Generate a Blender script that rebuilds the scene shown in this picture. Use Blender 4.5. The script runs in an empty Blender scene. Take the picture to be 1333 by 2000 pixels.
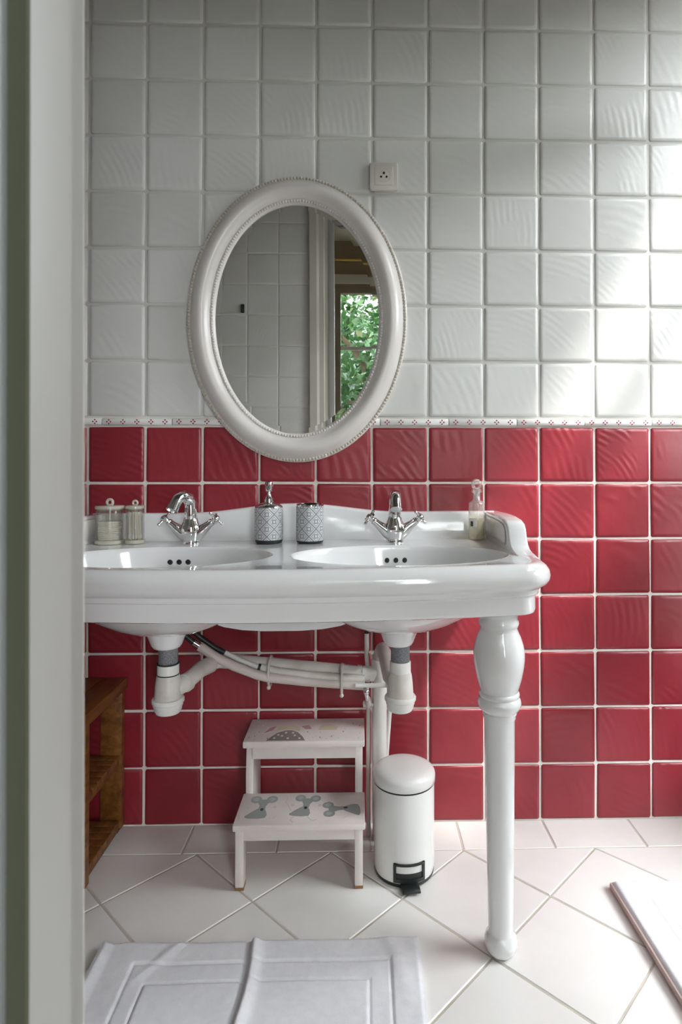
import bpy, bmesh, math, random
from math import sin, cos, pi, radians
from mathutils import Vector, Matrix, Euler

random.seed(7)
SC = bpy.context.scene
COL = SC.collection

# ------------------------------------------------------------------ camera
CAM_POS = (0.73646, -1.67003, 0.97734)
YAW, PITCH = 0.02576, 0.01083
cd = bpy.data.cameras.new('camera')
cam = bpy.data.objects.new('camera', cd)
COL.objects.link(cam)
cd.sensor_fit = 'AUTO'
cd.sensor_width = 36.0
cd.lens = 1190.29 * 36.0 / 2000.0
cd.shift_x = -(734.1 - 666.5) / 2000.0
cd.shift_y = (892.0 - 1000.0) / 2000.0
cd.clip_start = 0.02
cd.dof.use_dof = True
cd.dof.focus_distance = 1.5
cd.dof.aperture_fstop = 13.0
cam.location = CAM_POS
cam.rotation_euler = (pi / 2 + PITCH, 0.0, -YAW)
SC.camera = cam

# ------------------------------------------------------------------ light
SC.view_settings.view_transform = 'Standard'
SC.view_settings.look = 'None'
SC.view_settings.gamma = 1.0
SC.view_settings.use_curve_mapping = False
SC.view_settings.exposure = 1.12

w = bpy.data.worlds.new('sky')
SC.world = w
w.use_nodes = True
bg = w.node_tree.nodes['Background']
bg.inputs['Color'].default_value = (0.93, 0.967, 1.0, 1)
bg.inputs['Strength'].default_value = 11.0

sd = bpy.data.lights.new('sun', 'SUN')
sd.energy = 4.0
sd.angle = radians(6)
sd.color = (1.0, 0.97, 0.93)
sun = bpy.data.objects.new('sun', sd)
COL.objects.link(sun)
sun.rotation_euler = Vector((-1.0, 0.8, -1.76)).to_track_quat('-Z', 'Y').to_euler()
sun.location = (4, -4, 6)


def portal(name, loc, rot, sx, sy):
    d = bpy.data.lights.new(name, 'AREA')
    d.shape = 'RECTANGLE'
    d.size, d.size_y = sx, sy
    d.cycles.is_portal = True
    o = bpy.data.objects.new(name, d)
    COL.objects.link(o)
    o.location = loc
    o.rotation_euler = rot


# window apertures (also used by the walls below)
W1 = dict(y0=-0.90, y1=-0.22, z0=0.30, z1=2.43)        # right wall
W2 = dict(x0=0.583, x1=1.72, z0=0.45, z1=2.34)         # bedroom wall
XR = 1.90      # right wall face
portal('window_light_right', (XR + 0.12, (W1['y0'] + W1['y1']) / 2, (W1['z0'] + W1['z1']) / 2), (0, radians(90), 0), W1['z1'] - W1['z0'], W1['y1'] - W1['y0'])
portal('window_light_bedroom', ((W2['x0'] + W2['x1']) / 2, -3.33, (W2['z0'] + W2['z1']) / 2), (radians(90), 0, 0), W2['x1'] - W2['x0'], W2['z1'] - W2['z0'])

# ------------------------------------------------------------------ materials
MATS = {}


def mat(name, color, rough=0.5, metal=0.0, coat=0.0, spec=0.5, **kw):
    m = bpy.data.materials.new(name)
    m.use_nodes = True
    b = m.node_tree.nodes['Principled BSDF']
    b.inputs['Base Color'].default_value = (*color, 1)
    b.inputs['Roughness'].default_value = rough
    b.inputs['Metallic'].default_value = metal
    b.inputs['Coat Weight'].default_value = coat
    b.inputs['Coat Roughness'].default_value = 0.05
    b.inputs['Specular IOR Level'].default_value = spec
    MATS[name] = m
    return m


class N:
    """small node helper"""
    def __init__(s, m):
        s.t = m.node_tree
        s.b = s.t.nodes['Principled BSDF']

    def n(s, typ, **kw):
        x = s.t.nodes.new(typ)
        for k, v in kw.items():
            if k.startswith('i_'):
                x.inputs[k[2:].replace('_', ' ')].default_value = v
            else:
                setattr(x, k, v)
        return x

    def l(s, a, b):
        s.t.links.new(a, b)

    def coord(s, kind='Object', scale=(1, 1, 1), rnd=0.0):
        tc = s.n('ShaderNodeTexCoord')
        out = tc.outputs[kind]
        if rnd:
            oi = s.n('ShaderNodeObjectInfo')
            mx = s.n('ShaderNodeVectorMath', operation='SCALE')
            cx = s.n('ShaderNodeCombineXYZ')
            m1 = s.n('ShaderNodeMath', operation='MULTIPLY'); m1.inputs[1].default_value = 37.0
            m2 = s.n('ShaderNodeMath', operation='FRACT')
            m3 = s.n('ShaderNodeMath', operation='MULTIPLY'); m3.inputs[1].default_value = 91.7
            m4 = s.n('ShaderNodeMath', operation='FRACT')
            s.l(oi.outputs['Random'], m1.inputs[0]); s.l(m1.outputs[0], m2.inputs[0])
            s.l(oi.outputs['Random'], m3.inputs[0]); s.l(m3.outputs[0], m4.inputs[0])
            s.l(oi.outputs['Random'], cx.inputs[0]); s.l(m2.outputs[0], cx.inputs[1]); s.l(m4.outputs[0], cx.inputs[2])
            s.l(cx.outputs[0], mx.inputs[0]); mx.inputs['Scale'].default_value = rnd
            ad = s.n('ShaderNodeVectorMath', operation='ADD')
            s.l(out, ad.inputs[0]); s.l(mx.outputs[0], ad.inputs[1])
            out = ad.outputs[0]
        mp = s.n('ShaderNodeMapping')
        mp.inputs['Scale'].default_value = scale
        s.l(out, mp.inputs['Vector'])
        return mp.outputs[0]

    def ramp(s, fac, stops):
        r = s.n('ShaderNodeValToRGB')
        e = r.color_ramp.elements
        while len(e) < len(stops):
            e.new(0.5)
        for el, (p, c) in zip(e, stops):
            el.position = p
            el.color = (*c, 1) if len(c) == 3 else c
        s.l(fac, r.inputs['Fac'])
        return r.outputs['Color']

    def noise(s, vec, scale, detail=3, rough=0.5, dist=0.0):
        x = s.n('ShaderNodeTexNoise')
        x.inputs['Scale'].default_value = scale
        x.inputs['Detail'].default_value = detail
        x.inputs['Roughness'].default_value = rough
        x.inputs['Distortion'].default_value = dist
        s.l(vec, x.inputs['Vector'])
        return x.outputs['Fac']

    def bump(s, height, strength=0.3, dist=0.01, prev=None):
        x = s.n('ShaderNodeBump')
        x.inputs['Strength'].default_value = strength
        x.inputs['Distance'].default_value = dist
        s.l(height, x.inputs['Height'])
        if prev is not None:
            s.l(prev, x.inputs['Normal'])
        return x.outputs['Normal']

    def normal(s, nrm):
        s.l(nrm, s.b.inputs['Normal'])
        s.l(nrm, s.b.inputs['Coat Normal'])

    def color(s, c):
        s.l(c, s.b.inputs['Base Color'])


def glazed(name, lo, hi, rough, wave_strength):
    m = mat(name, hi, rough)
    k = N(m)
    oi = k.n('ShaderNodeObjectInfo')
    v = k.coord('Object', (1, 1, 1), rnd=0.42)
    n1 = k.noise(v, 9, 4, 0.6)
    mx = k.n('ShaderNodeMath', operation='MULTIPLY_ADD')
    mx.inputs[1].default_value = 0.45
    k.l(oi.outputs['Random'], mx.inputs[0])
    hf = k.n('ShaderNodeMath', operation='MULTIPLY'); hf.inputs[1].default_value = 0.55
    k.l(n1, hf.inputs[0]); k.l(hf.outputs[0], mx.inputs[2])
    k.color(k.ramp(mx.outputs[0], [(0.2, lo), (0.75, hi)]))
    # hand-combed arcs pressed into the clay
    wv = k.n('ShaderNodeTexWave', wave_type='RINGS', rings_direction='SPHERICAL')
    wv.inputs['Scale'].default_value = 18.0
    wv.inputs['Distortion'].default_value = 3.0
    wv.inputs['Detail'].default_value = 1.5
    wv.inputs['Detail Scale'].default_value = 0.6
    k.l(v, wv.inputs['Vector'])
    msk = k.ramp(k.noise(v, 13, 2, 0.5), [(0.42, (0, 0, 0)), (0.62, (1, 1, 1))])
    mm = k.n('ShaderNodeMath', operation='MULTIPLY')
    k.l(wv.outputs['Fac'], mm.inputs[0]); k.l(msk, mm.inputs[1])
    b1 = k.bump(mm.outputs[0], wave_strength, 0.0035)
    b2 = k.bump(k.noise(v, 22, 2, 0.5), wave_strength, 0.004, b1)
    k.normal(b2)
    return m


glazed('white_glaze', (0.66, 0.66, 0.64), (0.74, 0.74, 0.725), 0.30, 0.12)
glazed('red_glaze', (0.215, 0.010, 0.019), (0.31, 0.026, 0.041), 0.34, 0.18)
MATS['red_glaze'].node_tree.nodes['Principled BSDF'].inputs['Specular IOR Level'].default_value = 0.6
m = mat('wall_grout', (0.72, 0.66, 0.60), 0.85)
k = N(m); v = k.coord('Object'); c1_ = k.ramp(k.noise(v, 30, 4), [(0.3, (0.74, 0.69, 0.64)), (0.7, (0.82, 0.79, 0.75))])
sx = k.n('ShaderNodeSeparateXYZ'); k.l(v, sx.inputs[0])
st_ = k.n('ShaderNodeMath', operation='GREATER_THAN'); st_.inputs[1].default_value = 1.105   # greyer grout among the white tiles
k.l(sx.outputs['Z'], st_.inputs[0])
mx_ = k.n('ShaderNodeMix', data_type='RGBA')
k.l(st_.outputs[0], mx_.inputs['Factor']); k.l(c1_, mx_.inputs['A']); mx_.inputs['B'].default_value = (0.66, 0.65, 0.62, 1)
k.color(mx_.outputs['Result'])
m = mat('wall_grout_white', (0.78, 0.775, 0.755), 0.85)
m = mat('floor_grout', (0.42, 0.37, 0.30), 0.9)
k = N(m); v = k.coord('Object'); k.color(k.ramp(k.noise(v, 14, 4), [(0.3, (0.47, 0.42, 0.35)), (0.7, (0.64, 0.59, 0.52))]))
m = mat('floor_glaze', (0.76, 0.75, 0.72), 0.32)
k = N(m); v = k.coord('Object', rnd=4.0)
k.color(k.ramp(k.noise(v, 7, 5, 0.6), [(0.3, (0.80, 0.79, 0.765)), (0.7, (0.86, 0.85, 0.83))]))
k.normal(k.bump(k.noise(v, 12, 3), 0.15, 0.004))
m = mat('rail_glaze', (0.83, 0.825, 0.81), 0.2)
mat('motif_red', (0.30, 0.03, 0.05), 0.35)
mat('ceramic', (0.80, 0.80, 0.805), 0.10, coat=0.6)
mat('ceramic_panel', (0.74, 0.73, 0.70), 0.18, coat=0.4)
mat('panel_line', (0.52, 0.49, 0.44), 0.4)
m = mat('chrome', (0.72, 0.73, 0.73), 0.07, 1.0)
mat('dark_rubber', (0.018, 0.020, 0.020), 0.45)
mat('black_hole', (0.004, 0.004, 0.004), 0.6)
m = mat('frame_paint', (0.66, 0.62, 0.59), 0.26)
k = N(m); v = k.coord('Object'); k.color(k.ramp(k.noise(v, 6, 4), [(0.3, (0.70, 0.66, 0.63)), (0.7, (0.78, 0.745, 0.72))]))
mat('bead_paint', (0.58, 0.53, 0.46), 0.35)
mat('silvered_glass', (0.93, 0.945, 0.93), 0.0, 1.0)
mat('socket_plastic', (0.70, 0.665, 0.61), 0.35)
mat('brass', (0.55, 0.38, 0.12), 0.3, 1.0)
m = mat('pvc', (0.66, 0.63, 0.58), 0.38)
k = N(m); v = k.coord('Object'); k.color(k.ramp(k.noise(v, 18, 4), [(0.3, (0.56, 0.52, 0.46)), (0.65, (0.70, 0.675, 0.635))]))
mat('pvc_white', (0.76, 0.75, 0.72), 0.35)
mat('sleeve', (0.60, 0.53, 0.50), 0.5)
m = mat('thread_grey', (0.2, 0.205, 0.22), 0.5)
k = N(m); v = k.coord('Object'); k.color(k.ramp(k.noise(v, 420, 2), [(0.35, (0.12, 0.125, 0.14)), (0.7, (0.27, 0.28, 0.30))]))
mat('white_pipe_paint', (0.74, 0.73, 0.70), 0.4)
m = mat('pine_wood', (0.36, 0.15, 0.035), 0.42)
k = N(m); v = k.coord('Object', (30, 3, 30), rnd=2.0)
k.color(k.ramp(k.noise(v, 1.6, 5, 0.6, 0.6), [(0.3, (0.11, 0.038, 0.008)), (0.5, (0.21, 0.078, 0.016)), (0.7, (0.31, 0.13, 0.03))]))
m = mat('stool_paint', (0.70, 0.645, 0.62), 0.5)
k = N(m); v = k.coord('Object'); k.color(k.ramp(k.noise(v, 14, 5, 0.6), [(0.3, (0.72, 0.65, 0.62)), (0.7, (0.79, 0.725, 0.695))]))
mat('print_grey', (0.31, 0.33, 0.32), 0.6)
mat('print_mid', (0.42, 0.435, 0.425), 0.6)
mat('print_dark', (0.05, 0.05, 0.05), 0.6)
mat('print_taupe', (0.27, 0.24, 0.215), 0.6)
mat('print_pink', (0.52, 0.30, 0.29), 0.6)
mat('print_cream', (0.66, 0.56, 0.42), 0.6)
mat('print_white', (0.74, 0.70, 0.68), 0.6)
mat('print_soft', (0.60, 0.55, 0.54), 0.6)
mat('worn_wood', (0.30, 0.16, 0.07), 0.7)
mat('bin_enamel', (0.80, 0.80, 0.785), 0.22, coat=0.3)
mat('black_plastic', (0.012, 0.016, 0.016), 0.35)
m = mat('towel', (0.74, 0.75, 0.785), 0.95, spec=0.1)
k = N(m); v = k.coord('Object')
h1 = k.noise(v, 640, 2, 0.6)
k.color(k.ramp(k.noise(v, 60, 4, 0.6), [(0.3, (0.72, 0.728, 0.765)), (0.7, (0.79, 0.796, 0.83))]))
k.normal(k.bump(h1, 0.22, 0.003))
k.b.inputs['Sheen Weight'].default_value = 0.15
mat('towel_edge', (0.56, 0.44, 0.41), 0.95, spec=0.1)
mat('stitch', (0.50, 0.51, 0.55), 0.9)
m = mat('door_paint', (0.385, 0.38, 0.36), 0.5)
mat('jamb_strip', (0.075, 0.08, 0.05), 0.8)
mat('door_frame_outer', (0.42, 0.45, 0.45), 0.5)
m = mat('architrave_paint', (0.60, 0.57, 0.50), 0.4)
mat('white_paint', (0.74, 0.73, 0.70), 0.6)
mat('ceiling_paint', (0.22, 0.21, 0.19), 0.8)  # dark tone keeps the unseen ceiling from bouncing light
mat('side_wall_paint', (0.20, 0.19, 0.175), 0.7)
mat('terrace_stone', (0.06, 0.058, 0.052), 0.9)
mat('bedroom_paint', (0.30, 0.24, 0.155), 0.8)
mat('bedroom_ceiling', (0.62, 0.63, 0.54), 0.8)
mat('bedroom_floor_wood', (0.22, 0.13, 0.06), 0.5)
mat('window_paint', (0.55, 0.54, 0.48), 0.45)
mat('shade_paint', (0.27, 0.25, 0.19), 0.6)  # backlit shade of the garden window frame put into the colour
mat('cotton', (0.86, 0.85, 0.81), 0.95, spec=0.1)
mat('green_hook', (0.015, 0.05, 0.035), 0.4)
mat('lawn_green', (0.06, 0.12, 0.02), 0.9)
mat('bark', (0.10, 0.07, 0.045), 0.9)


def thin_glass(name, tint, base=0.06, power=5.0, milk=0.0):
    m = bpy.data.materials.new(name)
    m.use_nodes = True
    t = m.node_tree
    for n_ in list(t.nodes):
        if n_.type == 'BSDF_PRINCIPLED':
            t.nodes.remove(n_)
    out = [n_ for n_ in t.nodes if n_.type == 'OUTPUT_MATERIAL'][0]
    tr = t.nodes.new('ShaderNodeBsdfTransparent'); tr.inputs[0].default_value = (*tint, 1)
    gl = t.nodes.new('ShaderNodeBsdfGlossy'); gl.inputs['Roughness'].default_value = 0.03
    # Schlick reflectance of a thin two-sided pane
    ge = t.nodes.new('ShaderNodeNewGeometry')
    dt = t.nodes.new('ShaderNodeVectorMath'); dt.operation = 'DOT_PRODUCT'
    t.links.new(ge.outputs['Incoming'], dt.inputs[0]); t.links.new(ge.outputs['Normal'], dt.inputs[1])
    last = dt.outputs['Value']
    for op, val in (('ABSOLUTE', None), ('SUBTRACT', 1.0), ('POWER', power), ('MULTIPLY_ADD', 1.0 - base)):
        q = t.nodes.new('ShaderNodeMath'); q.operation = op
        if op == 'SUBTRACT':
            q.inputs[0].default_value = 1.0
            t.links.new(last, q.inputs[1])
        else:
            t.links.new(last, q.inputs[0])
            if val is not None:
                q.inputs[1].default_value = val
            if op == 'MULTIPLY_ADD':
                q.inputs[2].default_value = base
        last = q.outputs[0]
    mx = t.nodes.new('ShaderNodeMixShader')
    t.links.new(last, mx.inputs[0])
    t.links.new(tr.outputs[0], mx.inputs[1]); t.links.new(gl.outputs[0], mx.inputs[2])
    if milk:
        df = t.nodes.new('ShaderNodeBsdfDiffuse'); df.inputs[0].default_value = (*tint, 1)
        m2_ = t.nodes.new('ShaderNodeMixShader'); m2_.inputs[0].default_value = milk
        t.links.new(mx.outputs[0], m2_.inputs[1]); t.links.new(df.outputs[0], m2_.inputs[2])
        mx = m2_
    t.links.new(mx.outputs[0], out.inputs['Surface'])
    MATS[name] = m


thin_glass('pane_glass', (0.97, 0.98, 0.97))
thin_glass('clear_acrylic', (0.92, 0.91, 0.88), 0.07, 3.0, 0.05)
thin_glass('bottle_glass', (0.95, 0.94, 0.92), 0.12, 2.2, 0.16)
thin_glass('oil', (0.90, 0.87, 0.66), 0.04, 5.0, 0.45)
m = mat('acrylic_base', (0.74, 0.72, 0.60), 0.15)
m.node_tree.nodes['Principled BSDF'].inputs['Transmission Weight'].default_value = 0.35
m = mat('acrylic_lid', (0.72, 0.69, 0.60), 0.12)
m.node_tree.nodes['Principled BSDF'].inputs['Transmission Weight'].default_value = 0.35

# patterned ceramic of the dispenser and the tumbler: raised lattice with dots
m = mat('lattice_ceramic', (0.6, 0.6, 0.6), 0.3)
k = N(m)
tc = k.n('ShaderNodeTexCoord')
sx = k.n('ShaderNodeSeparateXYZ'); k.l(tc.outputs['Object'], sx.inputs[0])
at = k.n('ShaderNodeMath', operation='ARCTAN2'); k.l(sx.outputs['Y'], at.inputs[0]); k.l(sx.outputs['X'], at.inputs[1])


def mth(op, a, b=None, **kw):
    x = k.n('ShaderNodeMath', operation=op)
    for i_, q in enumerate((a, b)):
        if q is None:
            continue
        if isinstance(q, (int, float)):
            x.inputs[i_].default_value = q
        else:
            k.l(q, x.inputs[i_])
    return x.outputs[0]


uu = mth('MULTIPLY', at.outputs[0], 6 / (2 * pi))
vv = mth('MULTIPLY', sx.outputs['Z'], 27.0)
d1 = mth('ABSOLUTE', mth('SUBTRACT', mth('FRACT', mth('ADD', uu, vv)), 0.5))
d2 = mth('ABSOLUTE', mth('SUBTRACT', mth('FRACT', mth('SUBTRACT', uu, vv)), 0.5))
dd = mth('MAXIMUM', d1, d2)              # lattice lines near .5
rr = mth('ADD', d1, d2)
l1 = mth('GREATER_THAN', dd, 0.44)
l2 = mth('MULTIPLY', mth('GREATER_THAN', dd, 0.30), mth('LESS_THAN', dd, 0.35))
l3 = mth('MULTIPLY', mth('GREATER_THAN', rr, 0.16), mth('LESS_THAN', rr, 0.30))
pat = mth('MINIMUM', mth('ADD', mth('ADD', l1, l2), l3), 1.0)
nz = k.noise(tc.outputs['Object'], 160, 2)
fac = mth('MULTIPLY', pat, mth('ADD', nz, 0.35))
k.color(k.ramp(fac, [(0.05, (0.60, 0.61, 0.62)), (0.6, (0.25, 0.26, 0.28))]))
k.normal(k.bump(pat, 0.6, -0.002))

# leaves: two-sided, letting some light through
m = mat('leaf', (0.06, 0.22, 0.03), 0.45)
k = N(m)
geo = k.n('ShaderNodeNewGeometry')
k.color(k.ramp(geo.outputs['Random Per Island'], [(0.0, (0.008, 0.034, 0.010)), (0.6, (0.030, 0.088, 0.027)), (0.93, (0.09, 0.17, 0.065)), (1.0, (0.22, 0.21, 0.11))]))
tl = k.n('ShaderNodeBsdfTranslucent'); tl.inputs[0].default_value = (0.04, 0.11, 0.03, 1)
mx = k.n('ShaderNodeMixShader'); mx.inputs[0].default_value = 0.3
out = [n_ for n_ in m.node_tree.nodes if n_.type == 'OUTPUT_MATERIAL'][0]
k.l(k.b.outputs[0], mx.inputs[1]); k.l(tl.outputs[0], mx.inputs[2]); k.l(mx.outputs[0], out.inputs['Surface'])


# ------------------------------------------------------------------ mesh helpers
class G:
    def __init__(s):
        s.v, s.f = [], []

    def add(s, vs, fs):
        o = len(s.v)
        s.v += [tuple(p) for p in vs]
        s.f += [tuple(i + o for i in q) for q in fs]
        return s

    def box(s, x0, x1, y0, y1, z0, z1):
        return s.add([(x0, y0, z0), (x1, y0, z0), (x1, y1, z0), (x0, y1, z0), (x0, y0, z1), (x1, y0, z1), (x1, y1, z1), (x0, y1, z1)],
                     [(0, 3, 2, 1), (4, 5, 6, 7), (0, 1, 5, 4), (1, 2, 6, 5), (2, 3, 7, 6), (3, 0, 4, 7)])

    def lathe(s, prof, n=32, M=None, cap=True, sx=1.0, sy=1.0):
        """prof: list of (r, z); axis is local z"""
        M = M or Matrix()
        o = len(s.v)
        for r, z in prof:
            for i in range(n):
                a = 2 * pi * i / n
                s.v.append(tuple(M @ Vector((r * cos(a) * sx, r * sin(a) * sy, z))))
        for j in range(len(prof) - 1):
            for i in range(n):
                a, b = o + j * n + i, o + j * n + (i + 1) % n
                s.f.append((a, b, b + n, a + n))
        if cap:
            s.f.append(tuple(o + i for i in reversed(range(n))))
            t = o + (len(prof) - 1) * n
            s.f.append(tuple(t + i for i in range(n)))
        return s

    def tube(s, pts, r, n=12, cap=True):
        pts = [Vector(p) for p in pts]
        rs = r if isinstance(r, (list, tuple)) else [r] * len(pts)
        o = len(s.v)
        up = None
        for i, p in enumerate(pts):
            t = (pts[min(i + 1, len(pts) - 1)] - pts[max(i - 1, 0)]).normalized()
            if up is None:
                up = t.orthogonal().normalized()
            up = (up - t * up.dot(t)).normalized()
            q = t.cross(up)
            for j in range(n):
                a = 2 * pi * j / n
                s.v.append(tuple(p + (up * cos(a) + q * sin(a)) * rs[i]))
        for i in range(len(pts) - 1):
            for j in range(n):
                a, b = o + i * n + j, o + i * n + (j + 1) % n
                s.f.append((a, b, b + n, a + n))
        if cap:
            s.f.append(tuple(o + i for i in reversed(range(n))))
            t0 = o + (len(pts) - 1) * n
            s.f.append(tuple(t0 + i for i in range(n)))
        return s

    def ring(s, pts, r, n=8):
        """closed tube"""
        pts = [Vector(p) for p in pts]
        L = len(pts)
        o = len(s.v)
        cen = sum(pts, Vector()) / L
        nrm = Vector()
        for i in range(L):
            nrm += (pts[i] - cen).cross(pts[(i + 1) % L] - cen)
        nrm.normalize()
        for i, p in enumerate(pts):
            t = (pts[(i + 1) % L] - pts[i - 1]).normalized()
            q = t.cross(nrm)
            for j in range(n):
                a = 2 * pi * j / n
                s.v.append(tuple(p + (nrm * cos(a) + q * sin(a)) * r))
        for i in range(L):
            for j in range(n):
                a, b = o + i * n + j, o + i * n + (j + 1) % n
                c, d = o + ((i + 1) % L) * n + (j + 1) % n, o + ((i + 1) % L) * n + j
                s.f.append((a, b, c, d))
        return s

    def prism(s, poly, fn, a, b):
        """poly 2-D points, fn(u, v, w) -> 3-D, extruded from w=a to w=b"""
        n = len(poly)
        vs = [fn(u, v, a) for u, v in poly] + [fn(u, v, b) for u, v in poly]
        fs = [tuple(reversed(range(n))), tuple(range(n, 2 * n))]
        fs += [(i, (i + 1) % n, n + (i + 1) % n, n + i) for i in range(n)]
        return s.add(vs, fs)

    def ball(s, c, r, n=12, m=8, sc=(1, 1, 1)):
        prof = [(max(r * sin(pi * j / m), 1e-5), -r * cos(pi * j / m)) for j in range(m + 1)]
        return s.lathe(prof, n, Matrix.Translation(c) @ Matrix.Diagonal((*sc, 1)), cap=False)

    def mesh(s, name, smooth=True, angle=40, bevel=0.0, seg=2, merge=False):
        me = bpy.data.meshes.new(name)
        me.from_pydata(s.v, [], s.f)
        bm = bmesh.new()
        bm.from_mesh(me)
        if merge:
            bmesh.ops.remove_doubles(bm, verts=bm.verts, dist=1e-6)
        bmesh.ops.recalc_face_normals(bm, faces=bm.faces)
        if bevel:
            es = [e for e in bm.edges if len(e.link_faces) == 2 and e.calc_face_angle(0) > radians(30)]
            bmesh.ops.bevel(bm, geom=es, offset=bevel, segments=seg, profile=0.5, affect='EDGES', clamp_overlap=True)
        bm.to_mesh(me)
        bm.free()
        if smooth:
            me.polygons.foreach_set('use_smooth', [True] * len(me.polygons))
            me.set_sharp_from_angle(angle=radians(angle))
        return me

    def obj(s, name, material, parent=None, **kw):
        return link(name, s.mesh(name, **kw), material, parent)


def link(name, me, material, parent=None):
    o = bpy.data.objects.new(name, me)
    COL.objects.link(o)
    if material and not me.materials:
        me.materials.append(MATS[material])
    if parent:
        o.parent = parent
    return o


def tag(o, label, cat, group=None):
    o['label'] = label
    o['category'] = cat
    if group:
        o['group'] = group
    return o


def thing(name, label, cat, loc=(0, 0, 0), rotz=0.0, group=None):
    o = bpy.data.objects.new(name, None)
    o.empty_display_size = 0.05
    COL.objects.link(o)
    o.location = loc
    o.rotation_euler = (0, 0, rotz)
    return tag(o, label, cat, group)


def struct(name, g, material, label=None, **kw):
    o = g.obj(name, material, **kw)
    o['kind'] = 'structure'
    if label:
        o['label'] = label
    return o


# ------------------------------------------------------------------ room shell
XL, YF, ZC = -0.16, -1.405, 2.487       # left wall face, door wall face, ceiling
P = 0.154                                # wall tile pitch
RAIL = 0.0236

wall_back = struct('wall_back', G().box(XL - 0.1, XR + 0.1, 0.0, 0.1, -0.1, ZC + 0.1), 'wall_grout', 'tiled wall behind the washbasin, white above and red below', smooth=False)
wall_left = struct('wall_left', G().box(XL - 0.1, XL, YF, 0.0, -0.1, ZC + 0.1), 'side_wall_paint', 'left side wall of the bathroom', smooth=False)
g = G()
t = XR + 0.1
g.box(XR, t, YF, 0, -0.1, W1['z0']).box(XR, t, YF, 0, W1['z1'], ZC + 0.1)
g.box(XR, t, YF, W1['y0'], W1['z0'], W1['z1']).box(XR, t, W1['y1'], 0, W1['z0'], W1['z1'])
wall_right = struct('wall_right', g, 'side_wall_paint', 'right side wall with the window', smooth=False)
DX0, DX1, DZ = 0.6125, 1.42, 2.19       # door opening
g = G()
g.box(XL - 0.1, DX0 - 0.03, -1.44, YF, -0.1, ZC + 0.1).box(DX1 + 0.03, XR + 0.1, -1.44, YF, -0.1, ZC + 0.1)
g.box(DX0 - 0.03, DX1 + 0.03, -1.44, YF, DZ + 0.03, ZC + 0.1)
wall_front = struct('wall_front', g, 'wall_grout_white', 'tiled wall around the doorway, seen in the mirror', smooth=False)
struct('ceiling', G().box(XL - 0.1, XR + 0.1, -1.44, 0.1, ZC, ZC + 0.1), 'ceiling_paint', 'unseen bathroom ceiling, darkened to cut bounced light', smooth=False)
floor = struct('floor', G().box(XL - 0.1, XR + 0.1, -1.44, 0.1, -0.1, -0.0016), 'floor_grout', 'grout bed under the white floor tiles', smooth=False)

# ---- wall tiles: local x,y across the tile, local z out of the wall
TS = P - 0.0062


def tile_mesh(name, sx, sy, h, r, jitter, material):
    hx, hy = sx / 2, sy / 2
    c = r * 1.3
    ang = [(hx, hy - c), (hx - c, hy), (-hx + c, hy), (-hx, hy - c), (-hx, -hy + c), (-hx + c, -hy), (hx - c, -hy), (hx, -hy + c)]
    jit = [(random.uniform(-jitter, jitter), random.uniform(-jitter, jitter)) for _ in ang]
    g = G()
    rings = ((0.0, -0.002), (0.0, h - r), (r, h - 0.0002), (r + 0.007, h))
    for ins, z in rings:
        for (x, y), (jx, jy) in zip(ang, jit):
            k1, k2 = (hx - ins) / hx, (hy - ins) / hy
            g.v.append((x * k1 + jx, y * k2 + jy, z))
    for q in range(3):
        for i in range(8):
            a, b = q * 8 + i, q * 8 + (i + 1) % 8
            g.f.append((a, b, b + 8, a + 8))
    g.f.append(tuple(24 + i for i in range(8)))
    me = g.mesh(name, angle=60)
    me.materials.append(MATS[material])
    return me


white_meshes = [tile_mesh('white_tile', TS, TS, 0.0038, 0.0028, 0.0008, 'white_glaze') for _ in range(8)]
red_meshes = [tile_mesh('red_tile', TS, TS, 0.0038, 0.0025, 0.0008, 'red_glaze') for _ in range(8)]


def wall_tiles(parent, cols, rows, to_world, tilt=0.004):
    """rows: (kind, z centre); to_world(x, z) -> location, base rotation matrix"""
    for x in cols:
        for kind, z in rows:
            me = random.choice(white_meshes if kind == 'white' else red_meshes)
            o = bpy.data.objects.new(kind + '_tile', me)
            COL.objects.link(o)
            o.parent = parent
            loc, R = to_world(x + random.uniform(-.0006, .0006), z + random.uniform(-.0006, .0006))
            o.location = loc
            o.rotation_euler = (R @ Euler((random.gauss(0, tilt), random.gauss(0, tilt), random.gauss(0, 0.002))).to_matrix()).to_euler()


rows = [('red', (j + 0.5) * P) for j in range(7)] + [('white', 7 * P + RAIL + (j + 0.5) * P) for j in range(9)]
RB = Euler((pi / 2, 0, 0)).to_matrix()
wall_tiles(wall_back, [(i + 0.5) * P for i in range(-1, 12)], rows, lambda x, z: ((x, 0.0, z), RB))
RF = Euler((pi / 2, 0, pi)).to_matrix()
flush = [tile_mesh('white_tile', P - .0018, P - .0018, 0.0014, 0.0011, 0.0004, 'white_glaze') for _ in range(4)]
keep, white_meshes = white_meshes, flush
wall_tiles(wall_front, [0.405 - i * P for i in range(4)], rows, lambda x, z: ((x, YF, z), RF), 0.003)

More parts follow.
